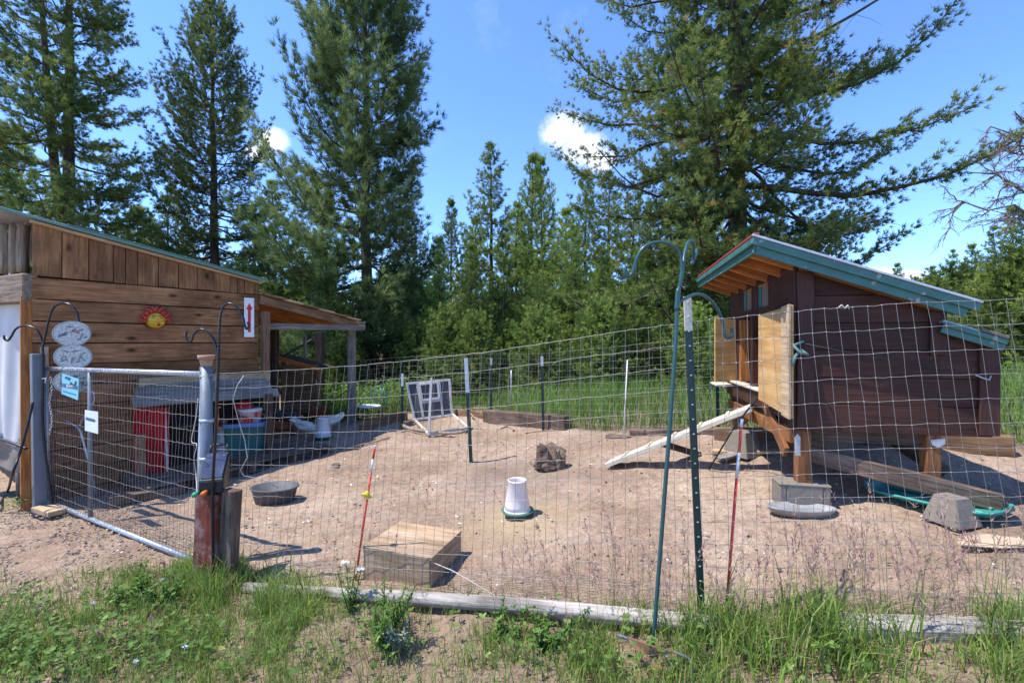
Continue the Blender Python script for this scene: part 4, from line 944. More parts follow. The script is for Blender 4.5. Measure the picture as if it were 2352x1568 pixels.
# turquoise sled
def sled():
    c = G(2165, 1178, .01); t = thing('plastic_sled', c, 'turquoise plastic sled lying under the pier block in the coop shade', 'sled')
    A = G(1990, 1120, .02); B = G(2330, 1196, .02); ax = (B - A); L = ax.length; ax.normalize(); sd = ax.cross(UP).normalized(); up_ = sd.cross(ax)
    v, f = [], []; n = 22; m = 8
    prof = [(-1.0, .025), (-.97, .042), (-.90, .032), (-.80, .006), (-.3, .0), (.3, .0), (.80, .006), (.90, .032), (.97, .042), (1.0, .025)]
    for i in range(n + 1):
        s = i / n; wd = .235 * (max(0, 1 - abs(2 * s - 1) ** 4.5)) ** .5 + .005; lift = .05 * max(0, abs(2 * s - 1) - .8) / .2
        for x, z in prof: v.append(A + ax * L * s + sd * x * wd + up_ * (z + lift * (1 if abs(x) < .95 else .4)))
    k = len(prof)
    for i in range(n):
        for j in range(k - 1): a = i * k + j; f.append((a, a + 1, a + k + 1, a + k))
    o = mkobj('sled_shell', [p - c for p in v], f, M_['sled'], t, Matrix.Translation(c), smooth=True); md = o.modifiers.new('t', 'SOLIDIFY'); md.thickness = .006
    for q in (-.08, .08): board('sled_runner', A + ax * .12 + sd * q + up_ * .012, B - ax * .12 + sd * q + up_ * .012, .014, .03, M_['sled'], t)
sled()
# oval grey lid
g = G(1840, 1180); t = thing('metal_lid', g, 'shallow grey metal lid half buried before the cinder block', 'lid')
lathe('dish', [(0, .02), (.20, .02), (.235, .045), (.245, .045), (.235, .03), (.20, -.01), (0, -.01)], g + UP * .012, M_['lidgrey'], t, n=26, sy=.42, rot=-.12)
lathe('raised_rib', [(.12, .004), (.13, .012), (.14, .004)], g + UP * .006, M_['lidgrey'], t, n=22, sy=.42, rot=-.12)
g = G(2265, 1247); t = thing('cardboard_scrap', g, 'torn tan cardboard lying flat on the dirt past the sled', 'cardboard')
for k, (dx, r, z) in enumerate(((0, .1, .012), (.04, -.05, .022))):
    prism('card_sheet', g + UP * z + Vector((dx, .02 * k, 0)), (math.cos(-.2 + r), math.sin(-.2 + r), .03), (-math.sin(-.2 + r), math.cos(-.2 + r), .12), [(-.18, -.05), (.02, -.075), (.16, -.06), (.17, .02), (.02, .05), (-.17, -.01)], .004, M_['card'], t, bevel=0)
# ------------------------------------------------------------------ wire fences, gate, posts and garden hooks
def wires(parent, cols, rows, r, mat, wob=.004, knots=True, seed=0, rname='line_wire', cname='stay_wire', colstep=1):
    """cols: list of (bottom, top); rows: fractions of the height from the bottom"""
    rg = random.Random(seed); n = len(cols); N = [[None] * n for _ in rows]
    for j, t in enumerate(rows):
        for i, (b, tp) in enumerate(cols):
            N[j][i] = b + (tp - b) * t + Vector((rg.uniform(-1, 1) * wob, rg.uniform(-1, 1) * wob, rg.uniform(-1, 1) * wob * .8))
    for j in range(len(rows)):
        pts = []
        for i in range(n):
            pts.append(N[j][i])
            if i < n - 1: pts.append((N[j][i] + N[j][i + 1]) / 2 + UP * rg.uniform(-1, 1) * wob)
        tube(rname, pts, r * (1.25 if j in (0, len(rows) - 1) else 1), mat, parent, n=4, caps=False)
    for i in range(0, n, colstep):
        tube(cname, [N[j][i] for j in range(len(rows))], r * .92, mat, parent, n=4, caps=False)
    if knots:
        v, f = [], []
        for j in range(len(rows)):
            for i in range(0, n, colstep):
                c = N[j][i]; k = len(v); s = r * 2.3
                v += [c + Vector(d) * s for d in ((1, 0, 0), (-1, 0, 0), (0, 1, 0), (0, -1, 0), (0, 0, 1), (0, 0, -1))]
                f += [(k, k + 2, k + 4), (k + 2, k + 1, k + 4), (k + 1, k + 3, k + 4), (k + 3, k, k + 4), (k + 2, k, k + 5), (k + 1, k + 2, k + 5), (k + 3, k + 1, k + 5), (k, k + 3, k + 5)]
        o = mkobj('wire_knots', [p - v[0] for p in v], f, mat, parent, Matrix.Translation(v[0])); o['kind'] = 'stuff'
    return N
# front fence: picture columns (x top, y top, x bottom, y bottom)
FC = [(494, 858, 500, 1318), (620, 852, 585, 1325), (745, 845, 690, 1333), (900, 832, 858, 1348), (1124, 808, 1100, 1368), (1350, 772, 1345, 1392), (1600, 737, 1612, 1412), (1760, 722, 1800, 1418), (1900, 708, 1975, 1422), (2130, 694, 2230, 1428), (2352, 687, 2470, 1432), (2480, 684, 2620, 1436), (2900, 668, 3050, 1452)]
ctr = []
for (xt, yt, xb, yb) in FC:
    b = G(xb, yb, .02); ctr.append((b, P(xt, yt, b.y)))
def sample(ctr, step):
    d = [0]
    for i in range(len(ctr) - 1):
        m0 = (ctr[i][0] + ctr[i][1]) / 2; m1 = (ctr[i + 1][0] + ctr[i + 1][1]) / 2; d.append(d[-1] + (m1 - m0).length)
    n = int(d[-1] / step); out = []
    for k in range(n + 1):
        s = d[-1] * k / n; i = max(j for j in range(len(d) - 1) if d[j] <= s + 1e-9); t = (s - d[i]) / (d[i + 1] - d[i])
        out.append((ctr[i][0].lerp(ctr[i + 1][0], t), ctr[i][1].lerp(ctr[i + 1][1], t)))
    return out
fcols = sample(ctr, .0635)
ff_ = thing('wire_fence', fcols[len(fcols) // 2][0], 'sagging woven wire fence with tight knots along the near side of the pen', 'fence')
FN = wires(ff_, fcols, [j / 13 for j in range(14)], .00128, M_['wire'], wob=.0032, seed=3)
# loose white cord on the fence, pale string over the box
cd = [P(560, 862, 3.35), P(545, 885, 3.3), P(535, 915, 3.3), P(546, 960, 3.3), P(562, 1010, 3.3), P(568, 1050, 3.28), P(552, 1080, 3.28), P(560, 1092, 3.28), P(600, 1100, 3.25), P(640, 1120, 3.3)]
tube('white_cord', cd, .003, M_['rope'], ff_, n=5)
tube('white_cord', [P(985, 1287, 2.95), P(1040, 1310, 2.8), P(1100, 1345, 2.72), P(1152, 1376, 2.7), P(1160, 1382, 2.66)], .003, M_['rope'], ff_, n=5)
tube('wire_twist', [fcols[-26][1] + Vector((0, -.005, .0)), fcols[-26][1] + Vector((.01, -.01, .012)), fcols[-26][1] + Vector((.025, -.01, -.004)), fcols[-26][1] + Vector((.04, -.01, .01)), fcols[-26][1] + Vector((.05, -.005, -.005))], .004, M_['rope'], ff_, n=5)
# back fence
bh = [1.22, 1.22, 1.20, 1.20, 1.23, 1.26, 1.28, 1.31, 1.31, 1.31]
bctr = [(p + UP * .03, p + UP * h_) for p, h_ in zip(BACK, bh)]
bcols = sample(bctr, .102)
fb_ = thing('wire_fence', bcols[len(bcols) // 2][0], 'fine-meshed wire fence along the far side of the pen before the tall grass', 'fence')
wires(fb_, bcols, [j / 12 for j in range(13)], .0013, M_['wire'], wob=.005, knots=False, seed=5)

# T-posts
def tpost(px, py, top, label, w=.042, capf=0.0, capmat='cream', mat='tpost', lean=0.0, stud=True, studmat='galv', thin=False):
    g = G(px, py); z1 = P(px, top, g.y).z; hh = z1 - g.z
    t = thing('fence_post', g, label, 'post', 'posts of the wire fences')
    Mx = Matrix.Translation(g) @ Matrix.Rotation(lean, 4, 'Y')
    def tee(name, z0, zz, k, m, par):
        a = w / 2 * k; q = .0045 * k
        prof = [(-a, -q), (a, -q), (a, q), (q, q), (q, w * .95), (-q, w * .95), (-q, q), (-a, q)]
        v = [(x, y, z0) for x, y in prof] + [(x, y, zz) for x, y in prof]; n = 8
        f = [tuple(range(n - 1, -1, -1)), tuple(range(n, 2 * n))] + [(i, (i + 1) % n, (i + 1) % n + n, i + n) for i in range(n)]
        return mkobj(name, v, f, M_[m], par, Mx)
    zc = hh * (1 - capf)
    if thin: mkobj('rod', *[x for x in tubegeo([(0, 0, -.1), (0, 0, hh)], .008, 6)], M_[mat], t, Mx, smooth=True); return t
    tee('post', -.12, zc, 1, mat, t)
    if capf: tee('painted_tip', zc, hh, 1.06, capmat, t)
    if stud:
        k = 0; z = .06
        while z < hh - .03:
            o = mkobj('stud', [(-.005, -.005, z), (.005, -.005, z), (.005, -.005, z + .007), (-.005, -.005, z + .007), (-.003, -.010, z + .002), (.003, -.010, z + .002), (.003, -.010, z + .005), (-.003, -.010, z + .005)],
                      [(4, 5, 6, 7), (0, 1, 5, 4), (1, 2, 6, 5), (2, 3, 7, 6), (3, 0, 4, 7)], M_[studmat if z < zc else capmat], t, Mx); z += .075
    return t
tpost(1612, 1428, 680, 'dark green studded steel post with a worn cream tip beside the tall green hook', w=.036, capf=.105, lean=-.045)
tpost(1082, 1062, 822, 'pale-topped steel post standing alone in the middle of the pen', w=.045, capf=.33, capmat='galv', lean=-.05, stud=False)
tpost(924, 972, 858, 'dark post with a white tip behind the leaning screen frame', capf=.25, capmat='whitepole', stud=False)
tpost(1128, 955, 822, 'dark steel post behind the end of the old brown tie', capf=.12, capmat='cream', stud=False)
tpost(1248, 988, 818, 'dark steel post with a grey tip rising behind the brown tie', capf=.13, capmat='galv', stud=False, lean=-.02)
tpost(1432, 1010, 826, 'thin white rod post in the far fence before the tall grass', mat='whitepole', thin=True, lean=.05)
tpost(1650, 1000, 768, 'dark green post with a pale tip in the far fence by the coop', capf=.17, stud=False, lean=-.02)
tpost(1174, 952, 850, 'thin grey rod post in the far fence near the old tie', mat='galv', thin=True)

# ---- gate with its posts
gh = G(112, 1158, .03); gl = G(452, 1288, .03); gl.z = min(gl.z, gh.z + .02)
ght = P(103, 846, gh.y); glt = P(468, 859, gl.y)
gate = thing('mesh_gate', (gh + gl) / 2, 'grey pipe gate covered in fine wire mesh at the pen entrance', 'gate')
tube('top_rail', [ght, glt], .021, M_['galv'], gate, n=10); tube('bottom_rail', [gh, gl], .021, M_['galv'], gate, n=10)
tube('hinge_stile', [gh - UP * .02, ght], .021, M_['galv'], gate, n=10); tube('latch_stile', [gl - UP * .02, glt], .021, M_['galv'], gate, n=10)
mb = gh.lerp(gl, .355); mt = ght.lerp(glt, .355); tube('middle_stile', [mb, mt], .019, M_['galvdark'], gate, n=10)
nrm = (gl - gh).cross(UP).normalized(); off = nrm * (.024 if nrm.y < 0 else -.024)
gcols = sample([(gh + off, ght + off + UP * .012), (gl + off, glt + off + UP * .012)], .052)
# the mesh sags towards the bottom in the middle
wires(gate, gcols, [.02] + [j / 13 for j in range(1, 14)], .0015, M_['wire'], wob=.0045, knots=True, seed=9)
hp = thing('hinge_post', G(86, 1172), 'square grey steel gate post with a rough board behind it by the shed', 'post')
b_ = G(92, 1168); board('steel_post', b_ - UP * .1, P(86, 812, b_.y), .10, .09, M_['galvdark'], hp, up=Vector((.5, .8, 0)), bevel=.006)
b2_ = G(76, 1165) + Vector((0, .12, 0)); board('rough_board', Vector((b2_.x + .02, b2_.y, b2_.z - .05)), P(98, 796, b2_.y), .05, .15, M_['tanwood'], hp, up=Vector((.5, .8, 0)), warp=.004, seg=6)
tube('hinge_pin', [P(98, 870, b_.y - .06), P(106, 868, b_.y - .06), P(104, 880, b_.y - .06)], .008, M_['galv'], hp, n=6)
lpb = G(474, 1296); lpost = thing('latch_post', lpb, 'round galvanised pipe post at the latch side of the gate', 'post')
ltop = P(472, 842, lpb.y)
tube('pipe', [lpb - UP * .1, Vector((lpb.x, lpb.y, ltop.z))], .042, M_['galvdark'], lpost, n=14)
for y in (965, 1052): 
    c = P(472, y, lpb.y); lathe('clamp_band', [(.044, -.012), (.048, -.012), (.048, .012), (.044, .012)], Vector((lpb.x, lpb.y, c.z)), M_['galv'], lpost, n=14)
tube('tie_wire', [Vector((lpb.x + .045 * math.cos(a), lpb.y + .045 * math.sin(a), P(472, 872, lpb.y).z + .006 * a)) for a in [q * .5 for q in range(22)]], .003, M_['rope'], lpost, n=4)
pot = Vector((lpb.x, lpb.y, ltop.z)); t = thing('clay_pot', pot, 'small terracotta pot capping the pipe gate post', 'pot')
k_ = lpb.y / F; lathe('pot_wall', [(0, 0), (.036, 0), (.046, .055), (.044, .058)], pot, M_['tanwood'], t, n=16); lathe('rim', [(.05, .055), (.056, .055), (.058, .088), (.05, .088), (.046, .06), (0, .055)], pot, M_['terracotta'], t, n=16)

# ---- shepherd hooks
def smooth(pts, n=6):
    pts = [Vector(p) for p in pts]; out = []
    for i in range(len(pts) - 1):
        p0, p1, p2, p3 = pts[max(i - 1, 0)], pts[i], pts[i + 1], pts[min(i + 2, len(pts) - 1)]
        for k in range(n):
            t = k / n; out.append(.5 * ((2 * p1) + (p2 - p0) * t + (2 * p0 - 5 * p1 + 4 * p2 - p3) * t * t + (3 * p1 - p0 - 3 * p2 + p3) * t ** 3))
    out.append(pts[-1]); return out
def hook(name, base, parts, D, r, mat, label):
    t = thing(name, base, label, 'plant hook')
    for nm, pts, rr in parts: tube(nm, smooth([p if isinstance(p, Vector) else P(p[0], p[1], D + (p[2] if len(p) > 2 else 0)) for p in pts], 7), rr, M_[mat], t, n=10)
    return t
gb = G(1497, 1480); D = gb.y
hook('shepherd_hook', gb, [
    ('stem', [gb - UP * .1, (1510, 1350), (1533, 1050), (1551, 800), (1556, 690), (1560, 660)], .0105),
    ('arm', [(1560, 665), (1563, 640), (1566, 610), (1560, 580), (1540, 562), (1510, 556), (1480, 568), (1463, 592), (1457, 615), (1450, 630), (1440, 634), (1435, 625), (1438, 614)], .0085),
    ('arm', [(1562, 660), (1568, 620), (1573, 580, .05), (1582, 555, .10), (1592, 556, .16), (1594, 580, .2), (1592, 600, .22), (1588, 606, .2), (1598, 585, .3), (1600, 572, .32)], .0085),
    ('arm', [(1556, 700), (1566, 690, .02), (1595, 676, .10), (1620, 680, .15), (1645, 705, .2), (1660, 740, .22), (1664, 765, .22), (1668, 774, .22), (1676, 776, .22), (1683, 768, .22), (1680, 755, .22)], .008),
    ('collar', [(1554, 712), (1558, 664)], .0125)], D, .01, 'hookgreen', 'tall dark green garden hook with three curled arms outside the fence')
gb = G(492, 1352); D = gb.y
hook('shepherd_hook', gb, [
    ('stem', [gb - UP * .1, (488, 1150), (495, 1000), (500, 870), (502, 800)], .0095),
    ('arm', [(502, 810), (503, 770), (506, 730), (512, 706), (525, 697), (542, 703), (557, 725), (562, 745), (566, 755), (571, 750), (569, 739)], .0075),
    ('arm', [(501, 830), (497, 800), (488, 775), (472, 759), (457, 757), (445, 768), (440, 782), (434, 783), (427, 774), (429, 760)], .0075)], D, .01, 'hookblack', 'black double garden hook standing beside the red timber stump at the gate')
gb = G(98, 1180); gb = Vector((gb.x, gb.y + .12, gb.z)); D = gb.y
hook('shepherd_hook', gb, [
    ('stem', [gb - UP * .1, (100, 1000), (99, 860), (98, 790)], .011),
    ('arm', [(98, 800), (104, 770), (112, 735), (122, 708), (140, 697), (160, 699), (174, 712), (180, 732), (180, 742)], .010),
    ('arm', [(98, 800), (96, 780), (84, 757), (60, 748), (38, 754), (26, 772), (18, 782), (10, 778), (10, 770)], .010)], D, .01, 'hookblack', 'black double garden hook by the shed corner holding the mosaic discs')

# ---- mosaic discs hanging from the hook
def mosaic_mat():
    m, nt, b = newmat('mosaic_tiles'); tc = NN(nt, 'ShaderNodeTexCoord')
    vo = NN(nt, 'ShaderNodeTexVoronoi', Vector=tc.outputs['Object'], Scale=85.0); ve = NN(nt, 'ShaderNodeTexVoronoi', Vector=tc.outputs['Object'], Scale=85.0, _feature='DISTANCE_TO_EDGE')
    c = RAMP(nt, NN(nt, 'ShaderNodeSeparateColor', i0=vo.outputs['Color']).outputs[0], [(.1, (.46, .46, .42)), (.8, (.66, .66, .62))])
    e = NN(nt, 'ShaderNodeMapRange', i0=ve.outputs['Distance'], i1=.03, i2=.10, i3=1.0, i4=0.0); c = MIX(nt, e.outputs[0], c, (.16, .16, .15))
    nt.links.new(c, b.inputs['Base Color']); setin(b, Roughness=.35); bp = NN(nt, 'ShaderNodeBump', Height=ve.outputs['Distance'], Strength=.6, Distance=.004); nt.links.new(bp.outputs[0], b.inputs['Normal']); return m
M_['mosaic'] = mosaic_mat()
M_['motifblue'] = paint('blue_grey_tile', (.12, .16, .24), rough=.3); M_['motifgreen'] = paint('grey_green_tile', (.13, .21, .17), rough=.3); M_['motifpink'] = paint('mauve_tile', (.26, .17, .19), rough=.3); M_['rimgreen'] = paint('pale_green_rim', (.30, .36, .32), rough=.4)
def faceM(o, tilt=0.0):
    """disc plane turned to the picture: local x right along the gate side, local z towards the viewer"""
    x = (SA * .5 + Vector((1, 0, 0))).normalized(); z = Vector((x.y, -x.x, 0)); M = Matrix((x, UP, z)).transposed().to_4x4(); M.translation = o; return M @ Matrix.Rotation(tilt, 4, 'Z')
def leaf(cx, cy, ang, l, w):
    pts = []
    for k in range(10):
        t = k / 9 * 2 - 1; pts.append((t * l / 2, w * (1 - t * t) * .5))
    for k in range(8, 0, -1):
        t = k / 9 * 2 - 1; pts.append((t * l / 2, -w * (1 - t * t) * .5))
    c, s = math.cos(ang), math.sin(ang); return [(cx + x * c - y * s, cy + x * s + y * c) for x, y in pts]
discD = gb.y - .05
def disc(px, py, rx, ry, motifs, label):
    c = P(px, py, discD); k = discD / F * 1.12; M = faceM(c); t = thing('mosaic_disc', c, label, 'ornament', 'mosaic discs hung by the gate')
    rx, ry = rx * k, ry * k; ell = [(rx * math.cos(a), ry * math.sin(a)) for a in [2 * math.pi * i / 36 for i in range(36)]]
    flat('disc_plate', ell, M, .012, M_['mosaic'], t); 
    v, f = [], []
    for i in range(36):
        a = 2 * math.pi * i / 36; 
        for q, z in ((1.03, -.002), (1.03, .016), (.955, .016), (.955, .011)): v.append((rx * q * math.cos(a), ry * q * math.sin(a), z))
    for i in range(36):
        for j in range(4): a = i * 4 + j; b = i * 4 + (j + 1) % 4; e = ((i + 1) % 36) * 4; f.append((a, b, e + (j + 1) % 4, e + j))
    mkobj('disc_rim', v, f, M_['rimgreen'], t, M, smooth=False)
    for (x, y, a, l, w, m) in motifs:
        M2 = M.copy(); M2.translation = c + M.to_3x3() @ Vector((0, 0, .0125)); flat('tile_motif', leaf(x * rx, y * ry, a, l * rx, w * rx), M2, .002, M_[m], t)
bird = [(-.45, -.10, .15, .55, .16, 'motifblue'), (-.35, .0, .9, .42, .16, 'motifblue'), (-.62, -.2, .5, .3, .12, 'motifblue'), (.1, .25, .8, .5, .14, 'motifpink'), (.25, .15, -.5, .5, .16, 'motifpink'), (.5, .3, .2, .45, .13, 'motifpink'), (.55, -.15, 1.2, .4, .14, 'motifgreen'), (.4, -.45, .7, .35, .12, 'motifgreen'), (-.1, .55, 0, .45, .12, 'motifgreen'), (.75, -.3, .5, .3, .1, 'motifblue')]
fern = [(-.55, -.1, 1.2, .45, .09, 'motifgreen'), (-.35, -.15, 1.9, .45, .09, 'motifgreen'), (-.5, -.3, .5, .4, .09, 'motifgreen'), (-.05, -.3, 1.5, .5, .1, 'motifgreen'), (.05, -.2, .9, .4, .09, 'motifgreen'), (.4, -.05, 1.2, .5, .1, 'motifgreen'), (.55, -.2, 2.2, .4, .09, 'motifgreen'), (.3, -.4, .4, .4, .08, 'motifblue'), (.1, .45, .2, .5, .09, 'motifblue'), (-.35, .45, -.2, .45, .09, 'motifblue'), (.6, .3, .4, .3, .09, 'motifgreen')]
disc(166, 766, 31, 25, bird, 'oval white mosaic disc with blue and mauve birds hanging highest of three')
disc(169, 819, 31, 25, fern, 'oval white mosaic disc with grey-green ferns above the gate rail')
disc(168, 876, 31, 24, fern[::2] + bird[::3], 'oval mosaic disc behind the light blue sign on the gate')
# ---- signs wired to the gate
gx = (gl - gh).normalized(); gzv = Vector((gx.y, -gx.x, 0)); 
if gzv.y > 0: gzv = -gzv
gxx = Vector((gx.x, gx.y, 0)).normalized()
gM = Matrix((gxx, UP, gxx.cross(UP))).transposed().to_4x4()
def onGate(x, y, o=.03): return PL(x, y, gh + off, gxx.cross(UP)) + gxx.cross(UP) * o
def text(name, body, size, M, mat, parent):
    cu = bpy.data.curves.new(name, 'FONT'); cu.body = body; cu.size = size; cu.align_x = 'CENTER'; cu.align_y = 'CENTER'; cu.extrude = .0008
    tmp = bpy.data.objects.new(name + '_tmp', cu); COL.objects.link(tmp); bpy.context.view_layer.update()
    me = bpy.data.meshes.new_from_object(tmp.evaluated_get(bpy.context.evaluated_depsgraph_get())); bpy.data.objects.remove(tmp); bpy.data.curves.remove(cu)
    me.materials.clear(); me.materials.append(mat); o = bpy.data.objects.new(name, me); link(o, parent); o.matrix_basis = M; return o
def tr(M, x, y, z, rot=0.0): return M @ Matrix.Translation(Vector((x, y, z))) @ Matrix.Rotation(rot, 4, 'Z')
def quad_on(pts, o): return [onGate(x, y, o) for x, y in pts]
c = onGate(171, 887); Ms = gM.copy(); Ms.translation = c; Ms = Ms @ Matrix.Rotation(-.10, 4, 'Z')
hw = (onGate(190, 887) - onGate(152, 887)).length / 2; hh = (onGate(171, 864) - onGate(171, 911)).length / 2
t = thing('hen_sign', c, 'light blue novelty sign with a black hen and lettering wired to the gate', 'sign')
flat('sign_plate', [(-hw, -hh), (hw, -hh), (hw, hh), (-hw, hh)], Ms, .004, M_['signblue'], t)
text('lettering', 'I POOP', hh * .42, tr(Ms, -hw * .28, hh * .72, .006), M_['ink'], t)
flat('banner', [(-hw * .95, -hh * .28), (hw * .95, -hh * .02), (hw * .95, hh * .34), (-hw * .95, hh * .08)], tr(Ms, 0, 0, .0045), .001, M_['navy'], t)
text('lettering', 'BREAKFAST', hh * .30, tr(Ms, 0, hh * .03, .0065, .12), M_['signwhite'], t)
henp = [(-.30, .0), (-.18, .30), (-.05, .12), (.12, .08), (.18, .45), (.26, .62), (.36, .5), (.34, .3), (.30, .02), (.15, -.25), (.10, -.42), (.04, -.25), (-.15, -.2)]
flat('hen_print', [(hw * (x * 1.3 + .35), hh * (y * .75 + .30)) for x, y in henp], tr(Ms, 0, 0, .0042), .0006, M_['ink'], t)
flat('foot_print', [(-hw * .8, -hh * .72), (hw * .8, -hh * .62), (hw * .8, -hh * .52), (-hw * .8, -hh * .62)], tr(Ms, 0, 0, .0045), .0006, M_['navy'], t)
c = onGate(220, 966); Ms = gM.copy(); Ms.translation = c; hw = (onGate(234, 966) - onGate(204, 966)).length / 2; hh = (onGate(219, 942) - onGate(219, 990)).length / 2
t = thing('notice_card', c, 'pale blank-looking notice card with a navy arrow band hanging on the gate mesh', 'sign')
flat('card_plate', [(-hw, -hh), (hw, -hh * 1.06), (hw, hh), (-hw, hh * .98)], Ms, .003, M_['papersign'], t)
flat('arrow_band', [(-hw * .85, hh * .05), (hw * .45, -hh * .02), (hw * .72, hh * .12), (hw * .45, hh * .26), (-hw * .85, hh * .32)], tr(Ms, 0, 0, .0035), .0008, M_['navy'], t)
# chain on the gate, hoop-ended grey rod inside
chain = thing('gate_chain', onGate(128, 880, .03), 'hanging steel chain beside the hinge of the gate', 'chain')
for k in range(22):
    y = 868 + k * 6; c = onGate(127 + 2.5 * math.sin(k * .5), y, .035); ring = []
    for q in range(9): a = 2 * math.pi * q / 8; ring.append(c + (gxx if k % 2 else gxx.cross(UP)) * .009 * math.cos(a) + UP * .017 * math.sin(a))
    tube('link', ring, .0028, M_['galv'], chain, n=4, caps=False)
g0 = G(223, 1138); Dz = g0.y
t = thing('forked_rod', g0, 'grey steel rod with a wire hoop leaning behind the gate', 'rod')
tube('shaft', [g0, P(205, 1065, Dz - .02), P(185, 990, Dz - .05), P(177, 980, Dz - .06)], .012, M_['galv'], t, n=8)
tube('hoop', smooth([P(180, 982, Dz - .06), P(193, 957, Dz - .08), P(211, 932, Dz - .1), P(217, 912, Dz - .1), P(208, 890, Dz - .1), P(192, 876, Dz - .1), P(172, 868, Dz - .1), P(140, 868, Dz - .1), P(113, 882, Dz - .1)]), .006, M_['galv'], t, n=6)
tube('prong', [P(177, 980, Dz - .06), P(150, 965, Dz - .06), P(122, 955, Dz - .06)], .008, M_['galv'], t, n=6)
# tall forked pole, black cable, stone at the shed corner
g0 = G(42, 1135); t = thing('forked_pole', g0, 'tall grey metal pole with a forked tip leaning against the shed canvas', 'pole')
tube('pole', [g0, P(40, 1000, g0.y - .02), P(33, 820, g0.y - .05), P(24, 600, g0.y - .1), P(25, 552, g0.y - .1), P(28, 520, g0.y - .1)], .020, M_['galv'], t, n=10)
for e in ((18, 528), (37, 524)): tube('fork', [P(26, 548, g0.y - .1), P(24 if e[0] < 26 else 30, 540, g0.y - .1), P(e[0], e[1], g0.y - .1)], .010, M_['galv'], t, n=6)
t = tube('black_cable', smooth([P(76, 920, 4.7), P(62, 980, 4.6), P(45, 1040, 4.55), P(28, 1090, 4.5), G(18, 1130, .02), G(-5, 1165, .015)]), .012, M_['black'], None, n=7); tag(t, 'black rubber cable trailing down the shed canvas to the ground', 'cable')
t = tube('black_strap', smooth([P(-10, 1005, 4.7), P(30, 1018, 4.62), P(61, 1030, 4.6)]), .014, M_['black'], None, n=6); tag(t, 'black strap pulled across the foot of the canvas', 'strap')
def rock(px, py, r, label, seed, mat='concrete', fl=.6):
    g = G(px, py); rg = random.Random(seed); n, m = 10, 7; v, f = [], []
    for i in range(m + 1):
        a = math.pi * i / m
        for j in range(n): b = 2 * math.pi * j / n; k = r * rg.uniform(.86, 1.1); v.append((k * math.sin(a) * math.cos(b) * 1.3, k * math.sin(a) * math.sin(b), k * fl * math.cos(a) + r * fl * .5))
    for i in range(m):
        for j in range(n): a = i * n + j; b = i * n + (j + 1) % n; f.append((a, a + n, b + n, b))
    o = mkobj('stone', v, f, M_[mat], None, Matrix.Translation(g), smooth=True); tag(o, label, 'stone'); return o
rock(62, 1160, .055, 'rounded grey-brown stone beside the foot of the shed corner post', 2)
o = board('foot_board', G(92, 1172, .03), G(132, 1184, .03), .05, .14, M_['tanwood']); tag(o, 'short board lying under the hinge side of the gate', 'board')
# ---- red timber stump and solar energiser
sb = G(500, 1338); sD = sb.y; k = sD / F
st = thing('timber_stump', sb, 'cut-off timber stump with flaking red paint beside the gate', 'stump')
TW = 100 * k
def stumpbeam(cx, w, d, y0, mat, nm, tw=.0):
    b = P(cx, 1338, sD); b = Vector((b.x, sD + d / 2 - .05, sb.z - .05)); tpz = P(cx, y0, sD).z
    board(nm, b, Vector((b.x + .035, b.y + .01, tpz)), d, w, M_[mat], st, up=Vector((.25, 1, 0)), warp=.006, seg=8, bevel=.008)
stumpbeam(473, 60 * k, .09, 1130, 'redtie', 'red_timber'); stumpbeam(524, 40 * k, .07, 1122, 'tie', 'shaded_side')  # second piece is the stump's shaded right side, its shade put into darker brown
eb = P(492, 1124, sD + .02); t = thing('solar_energiser', eb, 'black wedge-shaped solar fence energiser on the red timber stump', 'fence energiser')
ex = Vector((.93, .37, 0)).normalized(); ey = Vector((-ex.y, ex.x, 0))
def E(a, b_, c): return eb + ex * a + ey * b_ + UP * c
k = sD / F; w2 = 24 * k; 
vv = [E(-w2, -.10, 0), E(w2, -.10, 0), E(w2, .12, 0), E(-w2, .12, 0), E(-w2, -.10, .09), E(w2, -.10, .09), E(w2, .12, .235), E(-w2, .12, .235)]
mkobj('housing', [q - eb for q in vv], BOXF, M_['black'], t, Matrix.Translation(eb), bevel=.008)
m4 = [E(-w2 * .85, -.085, .103), E(w2 * .85, -.085, .103), E(w2 * .85, .105, .229), E(-w2 * .85, .105, .229)]
mkobj('solar_panel', [q - eb for q in m4] + [q - eb + UP * .004 for q in m4], BOXF, M_['solar'], t, Matrix.Translation(eb))
for s_ in (-1, 1): tube('carry_handle', [E(s_ * w2 * .7, .14, .23), E(s_ * w2 * .7, .16, .28)], .008, M_['black'], t, n=6)
tube('carry_handle', [E(-w2 * .7, .16, .28), E(w2 * .7, .16, .28)], .008, M_['black'], t, n=6)
for x, m in ((-w2 * 1.02, 'greenp'), (-w2 * .35, 'orangep')): tube('terminal_knob', [E(x, -.10, .02), E(x - .01, -.15, .018)], [.014, .017], M_[m], t, n=8)
tube('lead_wire', smooth([E(-w2, -.12, .02), P(450, 1090, sD), P(446, 1050, sD), P(452, 1020, sD), P(440, 1012, sD + .05), P(450, 960, sD + .05), P(455, 915, sD + .05)]), .003, M_['rope'], t, n=5)
